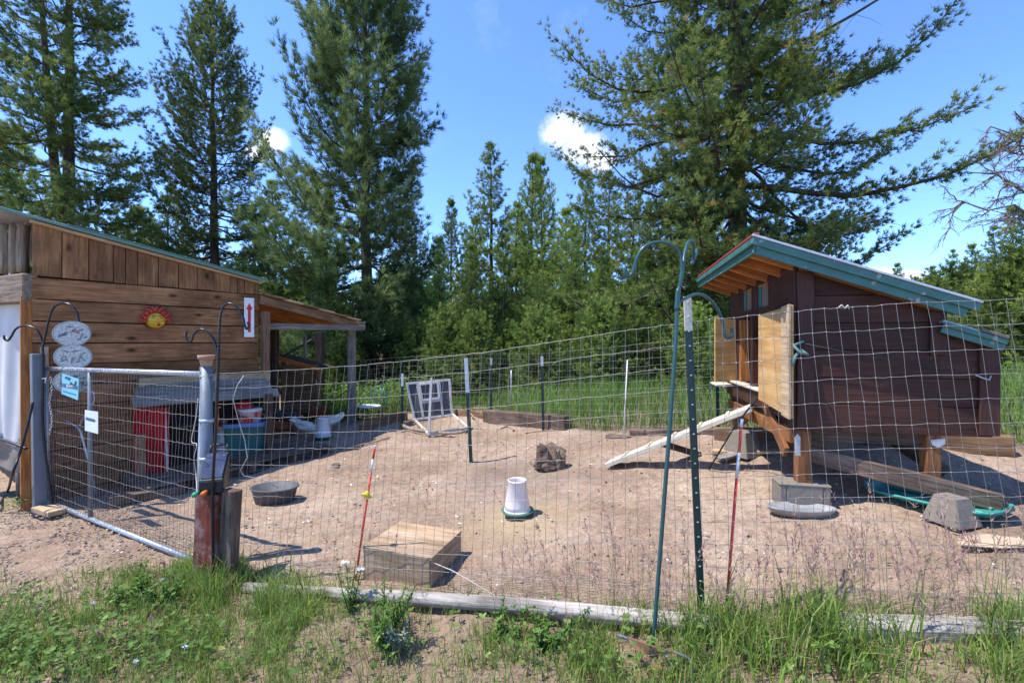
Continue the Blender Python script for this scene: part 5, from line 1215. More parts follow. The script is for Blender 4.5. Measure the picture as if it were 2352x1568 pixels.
# ---- marker rods
def marker(x0, y0, x1, y1, bands, label, tie=None):
    g = G(x1, y1); D0 = g.y; top = P(x0, y0, D0 + .02); t = thing('marker_rod', g, label, 'marker rod', 'red marker rods')
    for a, b, m in bands: tube('band', [g.lerp(top, a) - (UP * .08 if a == 0 else UP * 0), g.lerp(top, b)], .0075 if m != 'whitepole' else .0079, M_[m], t, n=8)
    if tie is not None:
        c = g.lerp(top, tie); lathe('insulator', [(0, -.02), (.018, -.018), (.022, 0), (.012, .008), (.020, .018), (.010, .03), (0, .03)], c, M_['yellow'], t, n=10)
        tube('insulator_clip', [c + Vector((-.02, -.01, .01)), c + Vector((-.03, -.02, .02)), c + Vector((0, -.025, .015)), c + Vector((.03, -.01, -.01))], .007, M_['yellow'], t, n=6)
marker(862, 1022, 812, 1335, [(0, .80, 'redpole'), (.80, .90, 'whitepole'), (.90, .985, 'redpole'), (.985, 1, 'whitepole')], 'slim red marker rod with a yellow insulator behind the wire by the ground box', tie=.63)
marker(1704, 962, 1664, 1416, [(0, .70, 'redpole'), (.70, .83, 'whitepole'), (.83, .96, 'redpole'), (.96, 1, 'whitepole')], 'red and white marker rod with a yellow insulator at its foot near the green post', tie=.01)
# ------------------------------------------------------------------ things standing in the pen
# rubber pan
g = G(631, 1152); t = thing('rubber_pan', g, 'oval dark grey rubber feed pan on the dirt near the pallet', 'feed pan')
k = g.y / F
lathe('pan_wall', [(0, 0), (42 * k, 0), (50 * k, 40 * k * .8), (54 * k, 42 * k * .8), (54 * k, 45 * k * .8), (49 * k, 45 * k * .8), (42 * k, .03), (0, .03)], g, M_['pan'], t, n=30, sy=.72)
lathe('dirty_water', [(0, 0), (44 * k, 0), (44 * k, .002)], g + UP * .055, M_['card'], t, n=26, sy=.72)
# round feeder
def feeder(g, s, label, mat='feeder'):
    t = thing('poultry_feeder', g, label, 'feeder')
    lathe('hopper', [(.128 * s, .022 * s), (.118 * s, .08 * s), (.088 * s, .30 * s), (.092 * s, .305 * s), (.092 * s, .318 * s), (.084 * s, .318 * s), (.080 * s, .30 * s), (.10 * s, .10 * s), (0, .08 * s)], g, M_[mat], t, n=24)
    lathe('tray', [(0, 0), (.145 * s, 0), (.162 * s, .026 * s), (.157 * s, .028 * s), (.145 * s, .010 * s), (0, .010 * s)], g + UP * .004, M_['feedgreen'], t, n=26)
    lathe('tray_grid', [(.130 * s, .010 * s), (.134 * s, .024 * s), (.130 * s, .03 * s)], g + UP * .006, M_[mat], t, n=24)
g = G(1188, 1176); s = 104 * g.y / F / .305 * .69
feeder(g, s, 'white hopper feeder with a green tray in the middle of the dirt')
g = G(742, 1004); feeder(g, 60 * g.y / F / .305 * .72, 'white hopper feeder beside the pecking hen under the lean-to', 'white')
# low plywood box
b1, b2, b3 = G(837, 1330), G(988, 1348), G(1057, 1273)
e1 = (b2 - b1); e2 = (b3 - b2); e1.z = 0; e2.z = 0; b0 = b1 + e2
hb_ = P(984, 1285, b2.y).z - b2.z
t = thing('ground_box', (b1 + b3) / 2, 'low tan plywood box upside down on the dirt inside the fence', 'box')
n1 = e1.normalized(); n2 = e2.normalized(); zb = min(b1.z, b2.z, b3.z) - .02; ztop = b2.z + hb_
def bx_side(p, q, m): 
    p = Vector((p.x, p.y, (zb + ztop) / 2)); q = Vector((q.x, q.y, (zb + ztop) / 2)); return board('side_panel', p, q, ztop - zb, .018, M_['boxply'], t, bevel=.002)
bx_side(b1, b2, 0); bx_side(b2, b3, 0); bx_side(b3, b0, 0); bx_side(b0, b1, 0)
ct = (b1 + b3) / 2; ct.z = ztop + .009; board('lid_panel', ct - n1 * (e1.length / 2 + .012), ct + n1 * (e1.length / 2 + .012), .018, e2.length + .02, M_['boxply'], t, bevel=.002)
# broken stump chunk
def chunk():
    g = G(1262, 1070); rg = random.Random(5); k = g.y / F; t = thing('wood_chunk', g, 'rough split chunk of brown bark-covered wood on the dirt', 'wood chunk')
    n, m = 14, 8; v, f = [], []; W_ = 33 * k; Hh = 46 * k
    jag = [rg.uniform(.45, 1.12) for _ in range(n)]
    for i in range(m + 1):
        s_ = i / m
        for j in range(n):
            a = 2 * math.pi * j / n; r = W_ * (1.1 - .12 * s_) * (1 + .13 * math.sin(3 * a + s_ * 2) + rg.uniform(-.07, .07)); v.append((r * math.cos(a), r * .7 * math.sin(a), -.02 + (Hh + .02) * s_ * jag[j] ** (s_ * 1.3)))
    for i in range(m):
        for j in range(n): a = i * n + j; b = i * n + (j + 1) % n; f.append((a, b, b + n, a + n))
    v.append((0, 0, Hh * .70)); c = len(v) - 1
    for j in range(n): f.append((m * n + j, m * n + (j + 1) % n, c))
    mkobj('wood_block', v, f, M_['tie'], t, Matrix.Translation(g))
    mkobj('split_wedge', [((x) * .42 + W_ * .55, y * .5 - W_ * .45, z * .85) for x, y, z in v], f, M_['oldlog'], t, Matrix.Translation(g) @ Matrix.Rotation(.25, 4, 'Z'))
    mkobj('bark_flake', [((x) * .35 - W_ * .6, y * .35 - W_ * .4, z * .35) for x, y, z in v], f, M_['darkwood'], t, Matrix.Translation(g))
chunk()
# leaning screen frame with its base frame
fg = G(985, 970); t = thing('screen_frame', fg, 'pale wooden hatch frame with dark screens leaning by the far fence', 'frame')
A0 = G(951, 966, .01); B0 = G(1040, 955, .01); fD = A0.y
TL = P(932, 880, A0.y + .12); TR = P(1034, 871, B0.y + .12); BL, BR = A0, B0
def fpt(s_, q): return BL.lerp(BR, s_).lerp(TL.lerp(TR, s_), q)
nn = (BR - BL).cross(TL - BL).normalized()
if nn.y > 0: nn = -nn
def fb(name, p, q, w, par=t): return board(name, p, q, w, .03, M_['paleframe'], par, up=(TL - BL) if abs((q - p).normalized().dot(UP)) < .6 else (BR - BL))
fb('frame_rail', fpt(0, .015), fpt(1, .015), .045); fb('frame_rail', fpt(0, .985), fpt(1, .985), .045)
for s_ in (.02, .245, .74, .98): fb('frame_stile', fpt(s_, 0) + nn * .002, fpt(s_, 1) + nn * .002, .045)
hd = fb('hatch_rail', fpt(.26, .44) + nn * .004, fpt(.74, .46) + nn * .004, .05); 
for q in (.50, .93): fb('hatch_rail', fpt(.28, q) + nn * .02, fpt(.71, q + .01) + nn * .02, .04)
for s_ in (.29, .70): fb('hatch_stile', fpt(s_, .5) + nn * .021, fpt(s_, .94) + nn * .021, .04)
scr = [fpt(.02, .02) - nn * .014, fpt(.98, .02) - nn * .014, fpt(.98, .98) - nn * .014, fpt(.02, .98) - nn * .014]
mkobj('screen', [q - fg for q in scr] + [q - fg - nn * .003 for q in scr], BOXF, M_['screen'], t, Matrix.Translation(fg))
c1 = G(985, 1000, .02); c2 = G(1075, 985, .02)
board('base_rail', A0 + UP * .02, c1, .045, .035, M_['paleframe'], t); board('base_rail', B0 + UP * .02, c2, .045, .035, M_['paleframe'], t); board('base_rail', c1, c2, .045, .035, M_['paleframe'], t)
board('prop_post', c1 - UP * .02, P(991, 868, c1.y + .15), .045, .04, M_['paleframe'], t, up=Vector((0, 1, 0)))
# curved limb and sticks lying on the ground
def stick(pts, r, label, mat='stick'):
    P_ = [G(x, y, r * .7 + (dz if len(q) > 2 else 0)) for q in pts for x, y, dz in [(q[0], q[1], q[2] if len(q) > 2 else 0)]]
    P_ = smooth(P_, 5); n = len(P_); o = tube('stick', P_, [r * (1 - .5 * i / n) for i in range(n)], M_[mat], None, n=7); tag(o, label, 'stick', 'sticks lying near the far fence'); return o
stick([(922, 978), (945, 988), (985, 994), (1030, 998), (1060, 996), (1085, 986)], .035, 'thick curved barkless limb on the ground before the screen frame')
stick([(1085, 986), (1105, 987), (1122, 991)], .022, 'short thick stick end-on to the curved limb')
stick([(855, 998), (880, 994), (910, 997), (935, 990), (960, 995), (990, 999)], .016, 'thin pale stick lying behind the curved limb')
stick([(800, 1032), (830, 1022), (860, 1016), (885, 1008), (905, 1003)], .014, 'crooked grey stick at the edge of the shade under the lean-to')
stick([(1080, 960, .08), (1092, 970, .05), (1104, 985)], .018, 'forked pale stick beside the base frame')
stick([(1180, 990), (1165, 980), (1140, 992)], .018, 'bare stick in front of the old brown tie')
stick([(1205, 995), (1250, 990), (1290, 988)], .010, 'thin twig on the dirt by the end of the old tie')
# timber edging along the far side
def edging(a, b, h, w, m, label, cat='timber', name='edging_board', dz=None, warp=.004):
    p, q = G(*a), G(*b); o = board(name, p + UP * (h / 2 - .03), q + UP * (h / 2 - .03), h, w, M_[m], None, warp=warp, seg=8, bevel=.008); tag(o, label, cat); return o
edging((826, 990), (935, 962), .20, .05, 'hutch', 'reddish edging board running from the lean-to post to the screen frame')
edging((1036, 950), (1122, 962), .14, .05, 'hutch', 'low reddish edging board beyond the screen frame')
edging((1118, 968), (1305, 985), .24, .20, 'tie', 'massive dark brown railroad tie along the far fence', name='railroad_tie')
edging((1395, 1002), (1450, 1006), .06, .12, 'tie', 'thin rotten board end in the dirt by the far fence')
edging((1448, 1000), (1660, 1000), .12, .13, 'tie', 'old split timber along the far fence behind the ramp')
edging((1640, 1008), (1990, 1018), .17, .10, 'hutch', 'brown timber along the far fence behind the coop legs')
edging((1990, 1020), (2328, 1040), .19, .12, 'hutch', 'brown squared timber along the fence past the nest box')
o = log('split_log', G(1580, 1002, .05), G(1625, 998, .05), .07, .06, M_['tie'], None, rough=.15); tag(o, 'short splintered log beside the ramp', 'log')
# foreground log and squared timber
lg = [G(565, 1350, .022), G(1655, 1450, .028)]
o = log('peeled_log', lg[0], lg[1], .034, .045, M_['logwood'], None, n=16, seg=40, wob=.16, rough=.04); tag(o, 'long silvery peeled log lying along the outside of the fence', 'log')
o = board('landscape_timber', G(1885, 1450, .02), G(2720, 1488, .02), .115, .12, M_['logwood'], None, warp=.003, seg=8, bevel=.02); tag(o, 'squared weathered timber lying outside the fence right of the green post'.replace(' right of the green post', ' past the red marker rod'), 'timber')
# rusted shovel head with bent rod
g = G(1510, 1530); t = thing('rusty_spade', g, 'rusted spade blade with a bent steel rod half hidden in the grass', 'spade')
bl = [P(1440, 1462, g.y + .08), P(1500, 1484, g.y + .0), P(1552, 1498, g.y - .02), P(1530, 1545, g.y - .06), P(1505, 1568, g.y - .08), P(1478, 1530, g.y - .04)]
c = sum(bl, Vector()) / 6; v = [q - c for q in bl] + [Vector((0, .02, -.012))] + [q - c + Vector((0, .004, .004)) for q in bl] + [Vector((0, .024, -.008))]
f = [(i, (i + 1) % 6, 6) for i in range(6)] + [((i + 1) % 6 + 7, i + 7, 13) for i in range(6)] + [(i, i + 7, (i + 1) % 6 + 7, (i + 1) % 6) for i in range(6)]
mkobj('blade', v, f, M_['rust'], t, Matrix.Translation(c))
tube('bent_rod', smooth([P(1548, 1496, g.y - .02), P(1565, 1503, g.y - .03), P(1582, 1512, g.y - .04), P(1588, 1530, g.y - .06), P(1588, 1575, g.y - .1)]), .006, M_['galvdark'], t, n=7)
tube('shaft_stub', [P(1444, 1466, g.y + .08), P(1418, 1457, g.y + .12)], .008, M_['galvdark'], t, n=7)
# green enamel chair
cg_ = G(850, 962); cD = cg_.y; k = cD / F; t = thing('garden_chair', cg_, 'green spindle-back chair with a white seat in the weeds by the lean-to', 'chair')
def C(x, y, d=0.0): return P(x, y, cD + d)
lathe('seat', [(0, 0), (28 * k, 0), (30 * k, .02), (27 * k, .035), (0, .03)], C(846, 934), M_['signwhite'], t, n=20, sy=.8)
tube('back_hoop', smooth([C(852, 930, .15), C(853, 905, .18), C(860, 892, .2), C(872, 887, .22), C(884, 893, .22), C(888, 910, .2), C(886, 930, .15)]), .014, M_['chairgreen'], t, n=7)
for x in (860, 867, 874, 881): tube('spindle', [C(x, 930, .16), C(x, 890, .21)], .008, M_['chairgreen'], t, n=6)
for x, d in ((823, -.1), (870, -.12), (832, .25), (878, .22)): tube('leg', [C(x, 936, d), Vector((C(x, 936, d).x, cD + d, float(gz(C(x, 936, d).x, cD + d)) - .02))], .013, M_['ink'], t, n=7)
# hens
def hen(px, py, head, s, mat, label, pose='peck', tail=1.0):
    g = G(px, py); t = thing('hen', g, label, 'hen', 'hens under the lean-to')
    if pose == 'peck': sec = [(-.26, .33, .008, .008), (-.235, .31, .018, .045), (-.19, .275, .036, .062), (-.12, .225, .072, .078), (-.03, .20, .092, .092), (.06, .185, .086, .086), (.12, .16, .062, .064), (.165, .125, .042, .045), (.195, .085, .032, .034), (.215, .055, .029, .031), (.235, .03, .024, .024), (.25, .015, .008, .008)]
    else: sec = [(-.26, .36, .008, .01), (-.235, .345, .018, .05), (-.19, .30, .036, .065), (-.12, .245, .070, .080), (-.03, .215, .090, .092), (.06, .22, .084, .088), (.115, .25, .060, .066), (.135, .295, .042, .045), (.142, .335, .032, .034), (.148, .365, .029, .031), (.165, .378, .023, .023), (.185, .378, .007, .007)]
    n = 12; v, f = [], []
    for i, (x, z, ry, rz) in enumerate(sec):
        a = sec[max(i - 1, 0)]; b = sec[min(i + 1, len(sec) - 1)]; d = Vector((b[0] - a[0], 0, b[1] - a[1])).normalized(); nr = Vector((-d.z, 0, d.x))
        for j in range(n): q = 2 * math.pi * j / n; v.append(Vector((x, 0, z)) + Vector((0, ry * math.cos(q), 0)) + nr * rz * math.sin(q))
    for i in range(len(sec) - 1):
        for j in range(n): a = i * n + j; b = i * n + (j + 1) % n; f.append((a, b, b + n, a + n))
    f.append(tuple(range(n - 1, -1, -1))); f.append(tuple(range((len(sec) - 1) * n, len(sec) * n)))
    Mx = Matrix.Translation(g) @ Matrix.Rotation(head, 4, 'Z') @ Matrix.Scale(s, 4)
    o = mkobj('body', [q for q in v], [q[::-1] for q in f], M_[mat], t, Mx, smooth=True)
    hx, hz = (sec[-3][0], sec[-3][1]); dirb = Vector((sec[-1][0] - sec[-3][0], 0, sec[-1][1] - sec[-3][1])).normalized(); upb = Vector((-dirb.z, 0, dirb.x)) * (1 if dirb.x >= 0 else -1)
    c = Vector((hx, 0, hz)); 
    pts = [c + upb * .024 - dirb * .03, c + upb * .055 - dirb * .028, c + upb * .04 - dirb * .015, c + upb * .06 - dirb * .006, c + upb * .042 + dirb * .006, c + upb * .05 + dirb * .016, c + upb * .022 + dirb * .02]
    mkobj('comb', [p + Vector((0, .004, 0)) for p in pts] + [p - Vector((0, .004, 0)) for p in pts], [tuple(range(7)), tuple(range(13, 6, -1))] + [(i, i + 7, (i + 1) % 7 + 7, (i + 1) % 7) for i in range(7)], M_['comb'], t, Mx)
    v_, f_ = tubegeo([c - upb * .022 + dirb * .008, c - upb * .045 + dirb * .004], [.012, .016], 6); mkobj('wattle', v_, f_, M_['comb'], t, Mx)
    v_, f_ = tubegeo([c + dirb * .02, c + dirb * .055 - upb * .006], [.009, .001], 6); mkobj('beak', v_, f_, M_['beak'], t, Mx)
    for sd_ in (-1, 1):
        v_, f_ = tubegeo([(-.01, sd_ * .035, .13), (.0, sd_ * .038, .07), (-.01, sd_ * .038, .005), (.035, sd_ * .042, .004)], [.022, .010, .008, .006], 6); mkobj('leg', v_, f_, M_['beak'], t, Mx)
        w = [(-.17, sd_ * .045, .255), (-.06, sd_ * .094, .265), (.07, sd_ * .088, .225), (.06, sd_ * .098, .175), (-.05, sd_ * .10, .165), (-.15, sd_ * .06, .21)]
        mkobj('wing', w + [(x, y + sd_ * .008, z) for x, y, z in w], [tuple(range(6)), tuple(range(11, 5, -1))] + [(i, i + 6, (i + 1) % 6 + 6, (i + 1) % 6) for i in range(6)], M_[mat], t, Mx)
    for q in range(6):
        a = .5 + q * .13; y = (q - 2.5) * .012; x0, z0 = sec[2][0], sec[2][1]
        v_, f_ = tubegeo([(x0 + .04, y, z0 - .02), (x0 - .05 * math.cos(a), y * 1.6, z0 + .06 * math.sin(a)), (x0 - .09 * math.cos(a), y * 2.4, z0 + .10 * math.sin(a))], [.016, .020, .006], 5); mkobj('tail_feather', v_, f_, M_[mat], t, Mx, smooth=True)
    return t
hen(704, 1004, .05, .98, 'henwhite', 'white hen pecking at the foot of the white feeder')
hen(757, 990, 3.5, .95, 'henwhite', 'white hen with raised tail feeding behind the white feeder')
hen(648, 1006, 1.2, 1.05, 'henbrown', 'rusty brown hen pecking by the shelter post')
hen(668, 985, .6, 1.15, 'hendark', 'black and white speckled hen behind the rusty brown hen')
hen(728, 978, 2.6, 1.1, 'henbrown', 'dark rusty hen standing by the hutch leg', pose='stand')
rock(770, 1075, .045, 'small pale stone alone on the dirt', 8); 
o = board('dirt_clod', G(763, 1072, .02), G(780, 1070, .02), .04, .06, M_['tie']); tag(o, 'small broken wood scrap on the open dirt', 'wood scrap')
# ------------------------------------------------------------------ grasses, weeds, flowers, pebbles
GR = np.random.default_rng(5)
def proj(X, Y, Z): return CX + F * X / Y, CY - F * (Z - H) / Y
def blobs(px, py, L):
    d = np.zeros_like(px)
    for (cx, cy, sx, sy, a) in L: d = np.maximum(d, a * np.exp(-((px - cx) / sx) ** 2 - ((py - cy) / sy) ** 2))
    return d
def blades(B, h, w, lean, tint, rng, bend=.5):
    n = len(B); az_ = rng.uniform(0, 6.283, n); s = np.stack([np.cos(az_), np.sin(az_), np.zeros(n)], 1) * w[:, None] / 2
    la = rng.uniform(0, 6.283, n); lv = np.stack([np.cos(la), np.sin(la), np.zeros(n)], 1) * (lean * h)[:, None]
    up = np.zeros((n, 3)); up[:, 2] = h
    m = B + up * .55 + lv * .30; t = B + up * (1 - bend * lean[:, None] ** 1.5) + lv
    V = np.stack([B - s, B + s, m - s * .8, m + s * .8, t], 1).reshape(-1, 3); i = np.arange(n)[:, None] * 5
    Fc = np.concatenate([i + np.array([[0, 1, 3]]), i + np.array([[0, 3, 2]]), i + np.array([[2, 3, 4]])]); return V, Fc, np.repeat(tint, 5)
def multi(parts):
    V, Fc, T, k = [], [], [], 0
    for a, b, c in parts: V.append(a); Fc.append(b + k); T.append(c); k += len(a)
    return np.concatenate(V), np.concatenate(Fc), np.concatenate(T)
M_['grass'] = leafmat('grass_blades', [(0, (.36, .29, .16)), (.16, (.22, .22, .075)), (.35, (.10, .175, .030)), (.6, (.19, .305, .050)), (.85, (.30, .41, .090)), (1, (.43, .46, .18))], trans=.4, objvar=.0)
M_['meadow'] = leafmat('meadow_grass', [(0, (.085, .15, .03)), (.5, (.16, .28, .05)), (1, (.28, .40, .10))], trans=.45, objvar=.0)
M_['seed'] = leafmat('pink_seed_heads', [(0, (.24, .11, .095)), (.5, (.42, .25, .22)), (1, (.58, .43, .34))], trans=.3, objvar=.0)
M_['forb'] = leafmat('weed_leaves', [(0, (.045, .10, .022)), (.5, (.10, .19, .035)), (.85, (.19, .29, .06)), (1, (.30, .40, .12))], trans=.35, objvar=.12)
M_['silver'] = leafmat('silvery_leaves', [(0, (.16, .20, .13)), (1, (.36, .40, .30))], trans=.3)
M_['sorrel'] = leafmat('rusty_sorrel', [(0, (.26, .085, .025)), (.5, (.38, .16, .045)), (1, (.38, .27, .07))], trans=.35)
M_['pinkflower'] = paint('pink_petals', (.55, .12, .28), rough=.7); M_['whiteflower'] = paint('white_petals', (.75, .74, .70), rough=.7); M_['yellowflower'] = paint('yellow_petals', (.75, .55, .02), rough=.6)
def scatter(n, x0, x1, y0, y1, dens, rng=GR, dz=-.012):
    X = rng.uniform(x0, x1, n); Y = rng.uniform(y0, y1, n); Z = gz(X, Y); px, py = proj(X, Y, Z)
    keep = rng.uniform(0, 1, n) < dens(px, py, X, Y); X, Y, Z, px, py = X[keep], Y[keep], Z[keep], px[keep], py[keep]
    return np.stack([X, Y, Z + dz], 1), px, py
# --- foreground grass
FG = [(60, 1490, 150, 80, .75), (220, 1440, 120, 60, .75), (500, 1540, 250, 50, .55), (330, 1370, 90, 50, .8), (480, 1350, 90, 60, 1.0), (440, 1450, 130, 60, .65), (650, 1420, 90, 60, .95), (600, 1490, 120, 50, .5), (740, 1390, 70, 40, .5),
      (900, 1440, 60, 50, .45), (1060, 1530, 60, 40, .3), (1180, 1490, 90, 60, .5), (1330, 1510, 110, 60, .65), (1480, 1450, 80, 70, .5), (1580, 1510, 110, 70, .85), (1720, 1480, 90, 70, .62), (1850, 1490, 110, 70, .62), (1980, 1510, 100, 70, .5),
      (2100, 1500, 90, 60, .5), (2290, 1500, 90, 80, .55), (250, 1540, 200, 50, .45), (1500, 1560, 250, 40, .5), (850, 1540, 160, 40, .22), (680, 1545, 200, 40, .3), (2200, 1560, 160, 40, .35), (2480, 1510, 120, 80, .6), (2700, 1530, 160, 90, .6), (-120, 1500, 160, 90, .6), (400, 1660, 500, 90, .5), (1500, 1680, 900, 90, .5), (2500, 1680, 300, 100, .5)]
def dfg(px, py, X, Y):
    d = blobs(px, py, FG); nz = vnoise(X * 9, Y * 9, 21); front = Y < fence_y(X) - .02 + .05 * nz
    return np.where(front & (px > -150) & (px < 3000) & (py < 1900), np.clip((d * 1.05 + .03) * (.10 + 1.55 * nz ** 1.25) * (1 - .9 * blobs(px, py, [(1500, 1500, 70, 45, 1.0), (1010, 1450, 40, 40, .8), (1000, 1530, 120, 40, .5)])), 0, 1), 0)
B, px, py = scatter(400000, -3.9, 4.3, 1.45, 4.2, dfg)
n = len(B); tall = blobs(px, py, [(480, 1340, 80, 50, .8), (660, 1400, 80, 50, .55), (1720, 1470, 130, 90, .95), (1860, 1480, 130, 90, 1.0), (2000, 1500, 130, 80, .8), (1580, 1480, 90, 70, .6), (2320, 1480, 70, 80, .8)])
h = (.045 + .11 * GR.uniform(0, 1, n) ** 1.4 + tall * GR.uniform(.02, .23, n)); w = GR.uniform(.0025, .0055, n) * (1 + tall * .7)
ti = np.clip(GR.normal(.64, .20, n), .2, 1); dry = GR.uniform(0, 1, n) < .17; ti = np.where(dry, GR.uniform(0, .2, n), ti)
o = np_obj('foreground_grass', *(lambda r: (r[0], r[1]))(bl := blades(B, h, w, GR.uniform(.1, .75, n), ti, GR)), M_['grass'], tint=bl[2]); tag(o, 'uneven green grass growing outside the fence', 'grass', kind='stuff')
# broad tall grass leaves
def dtall(px, py, X, Y): return np.where(Y < fence_y(X) + .03, blobs(px, py, [(1720, 1450, 110, 60, .9), (1860, 1460, 120, 60, 1.0), (1990, 1490, 120, 60, .8), (1590, 1470, 70, 60, .6), (470, 1350, 60, 40, .9), (660, 1400, 60, 40, .4), (2310, 1470, 70, 60, .9), (1300, 1480, 80, 40, .2)]), 0)
B, px, py = scatter(2600, -3, 2.9, 1.5, 3.6, dtall); n = len(B)
bl = blades(B, GR.uniform(.16, .42, n), GR.uniform(.006, .011, n), GR.uniform(.15, .6, n), np.clip(GR.normal(.62, .17, n), .12, 1), GR); o = np_obj('tall_grass', bl[0], bl[1], M_['grass'], tint=bl[2]); tag(o, 'broad-leaved tall grass along the timber edge', 'grass', kind='stuff')
# --- flowering grass stalks with pink heads
def dst(px, py, X, Y): return np.where(np.abs(Y - fence_y(X)) < .42, blobs(px, py, [(1300, 1440, 130, 60, .35), (1430, 1440, 90, 60, .8), (1580, 1450, 70, 60, .6), (1760, 1450, 90, 60, .7), (1930, 1460, 100, 60, 1.0), (2080, 1460, 110, 60, .9), (2290, 1470, 90, 60, .6), (880, 1420, 80, 40, .1), (620, 1380, 90, 40, .12), (2200, 1440, 120, 60, .5)]), 0)
B, px, py = scatter(5200, -3, 2.9, 1.6, 3.6, dst); n = len(B)
hs = GR.uniform(.22, .58, n) + .26 * blobs(px, py, [(1930, 1460, 150, 90, 1.0), (2300, 1470, 60, 60, 1.0)]) * GR.uniform(0, 1, n)
la = GR.uniform(0, 6.28, n); ln = GR.uniform(.05, .4, n)
tips = B + np.stack([np.cos(la) * ln * hs, np.sin(la) * ln * hs, hs * (1 - .3 * ln)], 1)
parts = []; heads = []
s_ = np.stack([np.cos(la + 1.57), np.sin(la + 1.57), np.zeros(n)], 1) * .0011
mid = B + (tips - B) * .55 - np.stack([np.cos(la), np.sin(la), np.zeros(n)], 1) * (.12 * ln * hs)[:, None]
V = np.stack([B - s_, B + s_, mid - s_, mid + s_, tips], 1).reshape(-1, 3); i = np.arange(n)[:, None] * 5
parts.append((V, np.concatenate([i + np.array([[0, 1, 3]]), i + np.array([[0, 3, 2]]), i + np.array([[2, 3, 4]])]), np.repeat(GR.uniform(.15, .6, n), 5)))
a, b, c = multi(parts); o = np_obj('grass_stalks', a, b, M_['grass'], tint=c); tag(o, 'thin stalks of flowering grass along the fence', 'grass', kind='stuff')
K = 20; q = GR.uniform(.62, 1.0, (n, K)); pos = mid[:, None] + (tips - mid)[:, None] * ((q - .55) / .45)[:, :, None]
dr = unit(GR.normal(size=(n, K, 3)) * .55 + unit(tips - mid)[:, None] * .9 + np.array([0, 0, .2])); L = GR.uniform(.018, .048, (n, K, 1)) * (1.35 - .5 * q[:, :, None]); sd = unit(np.cross(dr, GR.normal(size=(n, K, 3)))) * .0022
c0 = pos + dr * L * .35
V = np.stack([pos, c0 + sd, pos + dr * L, c0 - sd], 2).reshape(-1, 3); i = np.arange(n * K)[:, None] * 4
o = np_obj('grass_seed_heads', V, np.concatenate([i + np.array([[0, 1, 2]]), i + np.array([[0, 2, 3]])]), M_['seed'], tint=np.repeat(np.clip(GR.normal(.5, .22, n * K), 0, 1), 4)); tag(o, 'pinkish seed heads of the grass along the fence', 'grass', kind='stuff')
# --- clover and small forbs
def leaves(C, N_, L, Wd, tint, rng):
    """rhombic leaves: C centre base, N_ direction along the leaf"""
    n = len(C); d = unit(N_); s = unit(np.cross(d, rng.normal(size=(n, 3)) * .35 + np.array([0, 0, 1.]))) * (Wd / 2)[:, None]; e = d * L[:, None]
    V = np.stack([C, C + e * .35 + s, C + e * .75 + s * .8, C + e, C + e * .75 - s * .8, C + e * .35 - s], 1).reshape(-1, 3); i = np.arange(n)[:, None] * 6
    Fc = np.concatenate([i + np.array([[0, 1, 5]]), i + np.array([[1, 4, 5]]), i + np.array([[1, 2, 4]]), i + np.array([[2, 3, 4]])]); return V, Fc, np.repeat(tint, 6)
def dcl(px, py, X, Y): return np.where(Y < fence_y(X), blobs(px, py, [(100, 1520, 180, 70, 1.0), (60, 1440, 80, 50, .6), (300, 1500, 140, 60, .9), (330, 1380, 70, 40, .8), (250, 1420, 70, 35, .5), (1250, 1500, 90, 50, .55), (880, 1450, 60, 40, .5), (1500, 1540, 130, 40, .6), (1180, 1450, 60, 30, .5), (1880, 1540, 160, 40, .5), (720, 1500, 120, 40, .25), (450, 1500, 140, 50, .35), (20, 1155, 30, 14, .9), (50, 1115, 10, 25, .7)]) + .02, 0)
B, px, py = scatter(34000, -5.3, 2.6, 1.4, 5.2, lambda a, b, c, d: np.maximum(dcl(a, b, c, d), np.where((a < 60) & (b < 1175) & (b > 1120), .9, 0))); n = len(B)
hh = GR.uniform(.02, .13, n); C = np.repeat(B + np.stack([GR.normal(size=n) * .02, GR.normal(size=n) * .02, hh], 1), 3, 0); az_ = np.repeat(GR.uniform(0, 6.28, n), 3) + np.tile([0, 2.09, 4.19], n)
N_ = np.stack([np.cos(az_), np.sin(az_), GR.uniform(-.1, .5, 3 * n)], 1); sz = np.repeat(GR.uniform(.012, .026, n) * np.where(px < 700, 1.12, 1), 3)
bl = leaves(C, N_, sz, sz * .85, np.clip(np.repeat(GR.normal(.5, .2, n), 3), 0, 1), GR); o = np_obj('clover_patches', bl[0], bl[1], M_['forb'], tint=bl[2]); tag(o, 'low clover and small weeds among the grass', 'ground cover', kind='stuff')
# --- rusty sorrel and dry straw on the ground
def dso(px, py, X, Y): return np.where(Y < fence_y(X) - .1, blobs(px, py, [(2200, 1545, 150, 45, .9), (1900, 1560, 120, 30, .3), (420, 1440, 60, 60, .25), (700, 1480, 60, 40, .15), (1000, 1500, 120, 50, .12)]), 0)
B, px, py = scatter(4500, -3, 2.6, 1.45, 3.4, dso); n = len(B); bl = blades(B, GR.uniform(.05, .15, n), GR.uniform(.003, .006, n), GR.uniform(.1, .6, n), GR.uniform(0, 1, n), GR); o = np_obj('rusty_sorrel', bl[0], bl[1], M_['sorrel'], tint=bl[2]); tag(o, 'rust-coloured sorrel in front of the squared timber', 'weeds', kind='stuff')
def dstraw(px, py, X, Y): return np.where(Y < fence_y(X) + .35, .55, np.where((Y < 6) & (X > -2), .10, .03))
B, px, py = scatter(12000, -6, 5, 1.4, 7.5, dstraw, dz=.004); n = len(B); aa = GR.uniform(0, 6.28, n); L = GR.uniform(.02, .09, n)
d = np.stack([np.cos(aa), np.sin(aa), GR.uniform(-.05, .18, n)], 1) * L[:, None]; sd = np.stack([-np.sin(aa), np.cos(aa), np.zeros(n)], 1) * .0016
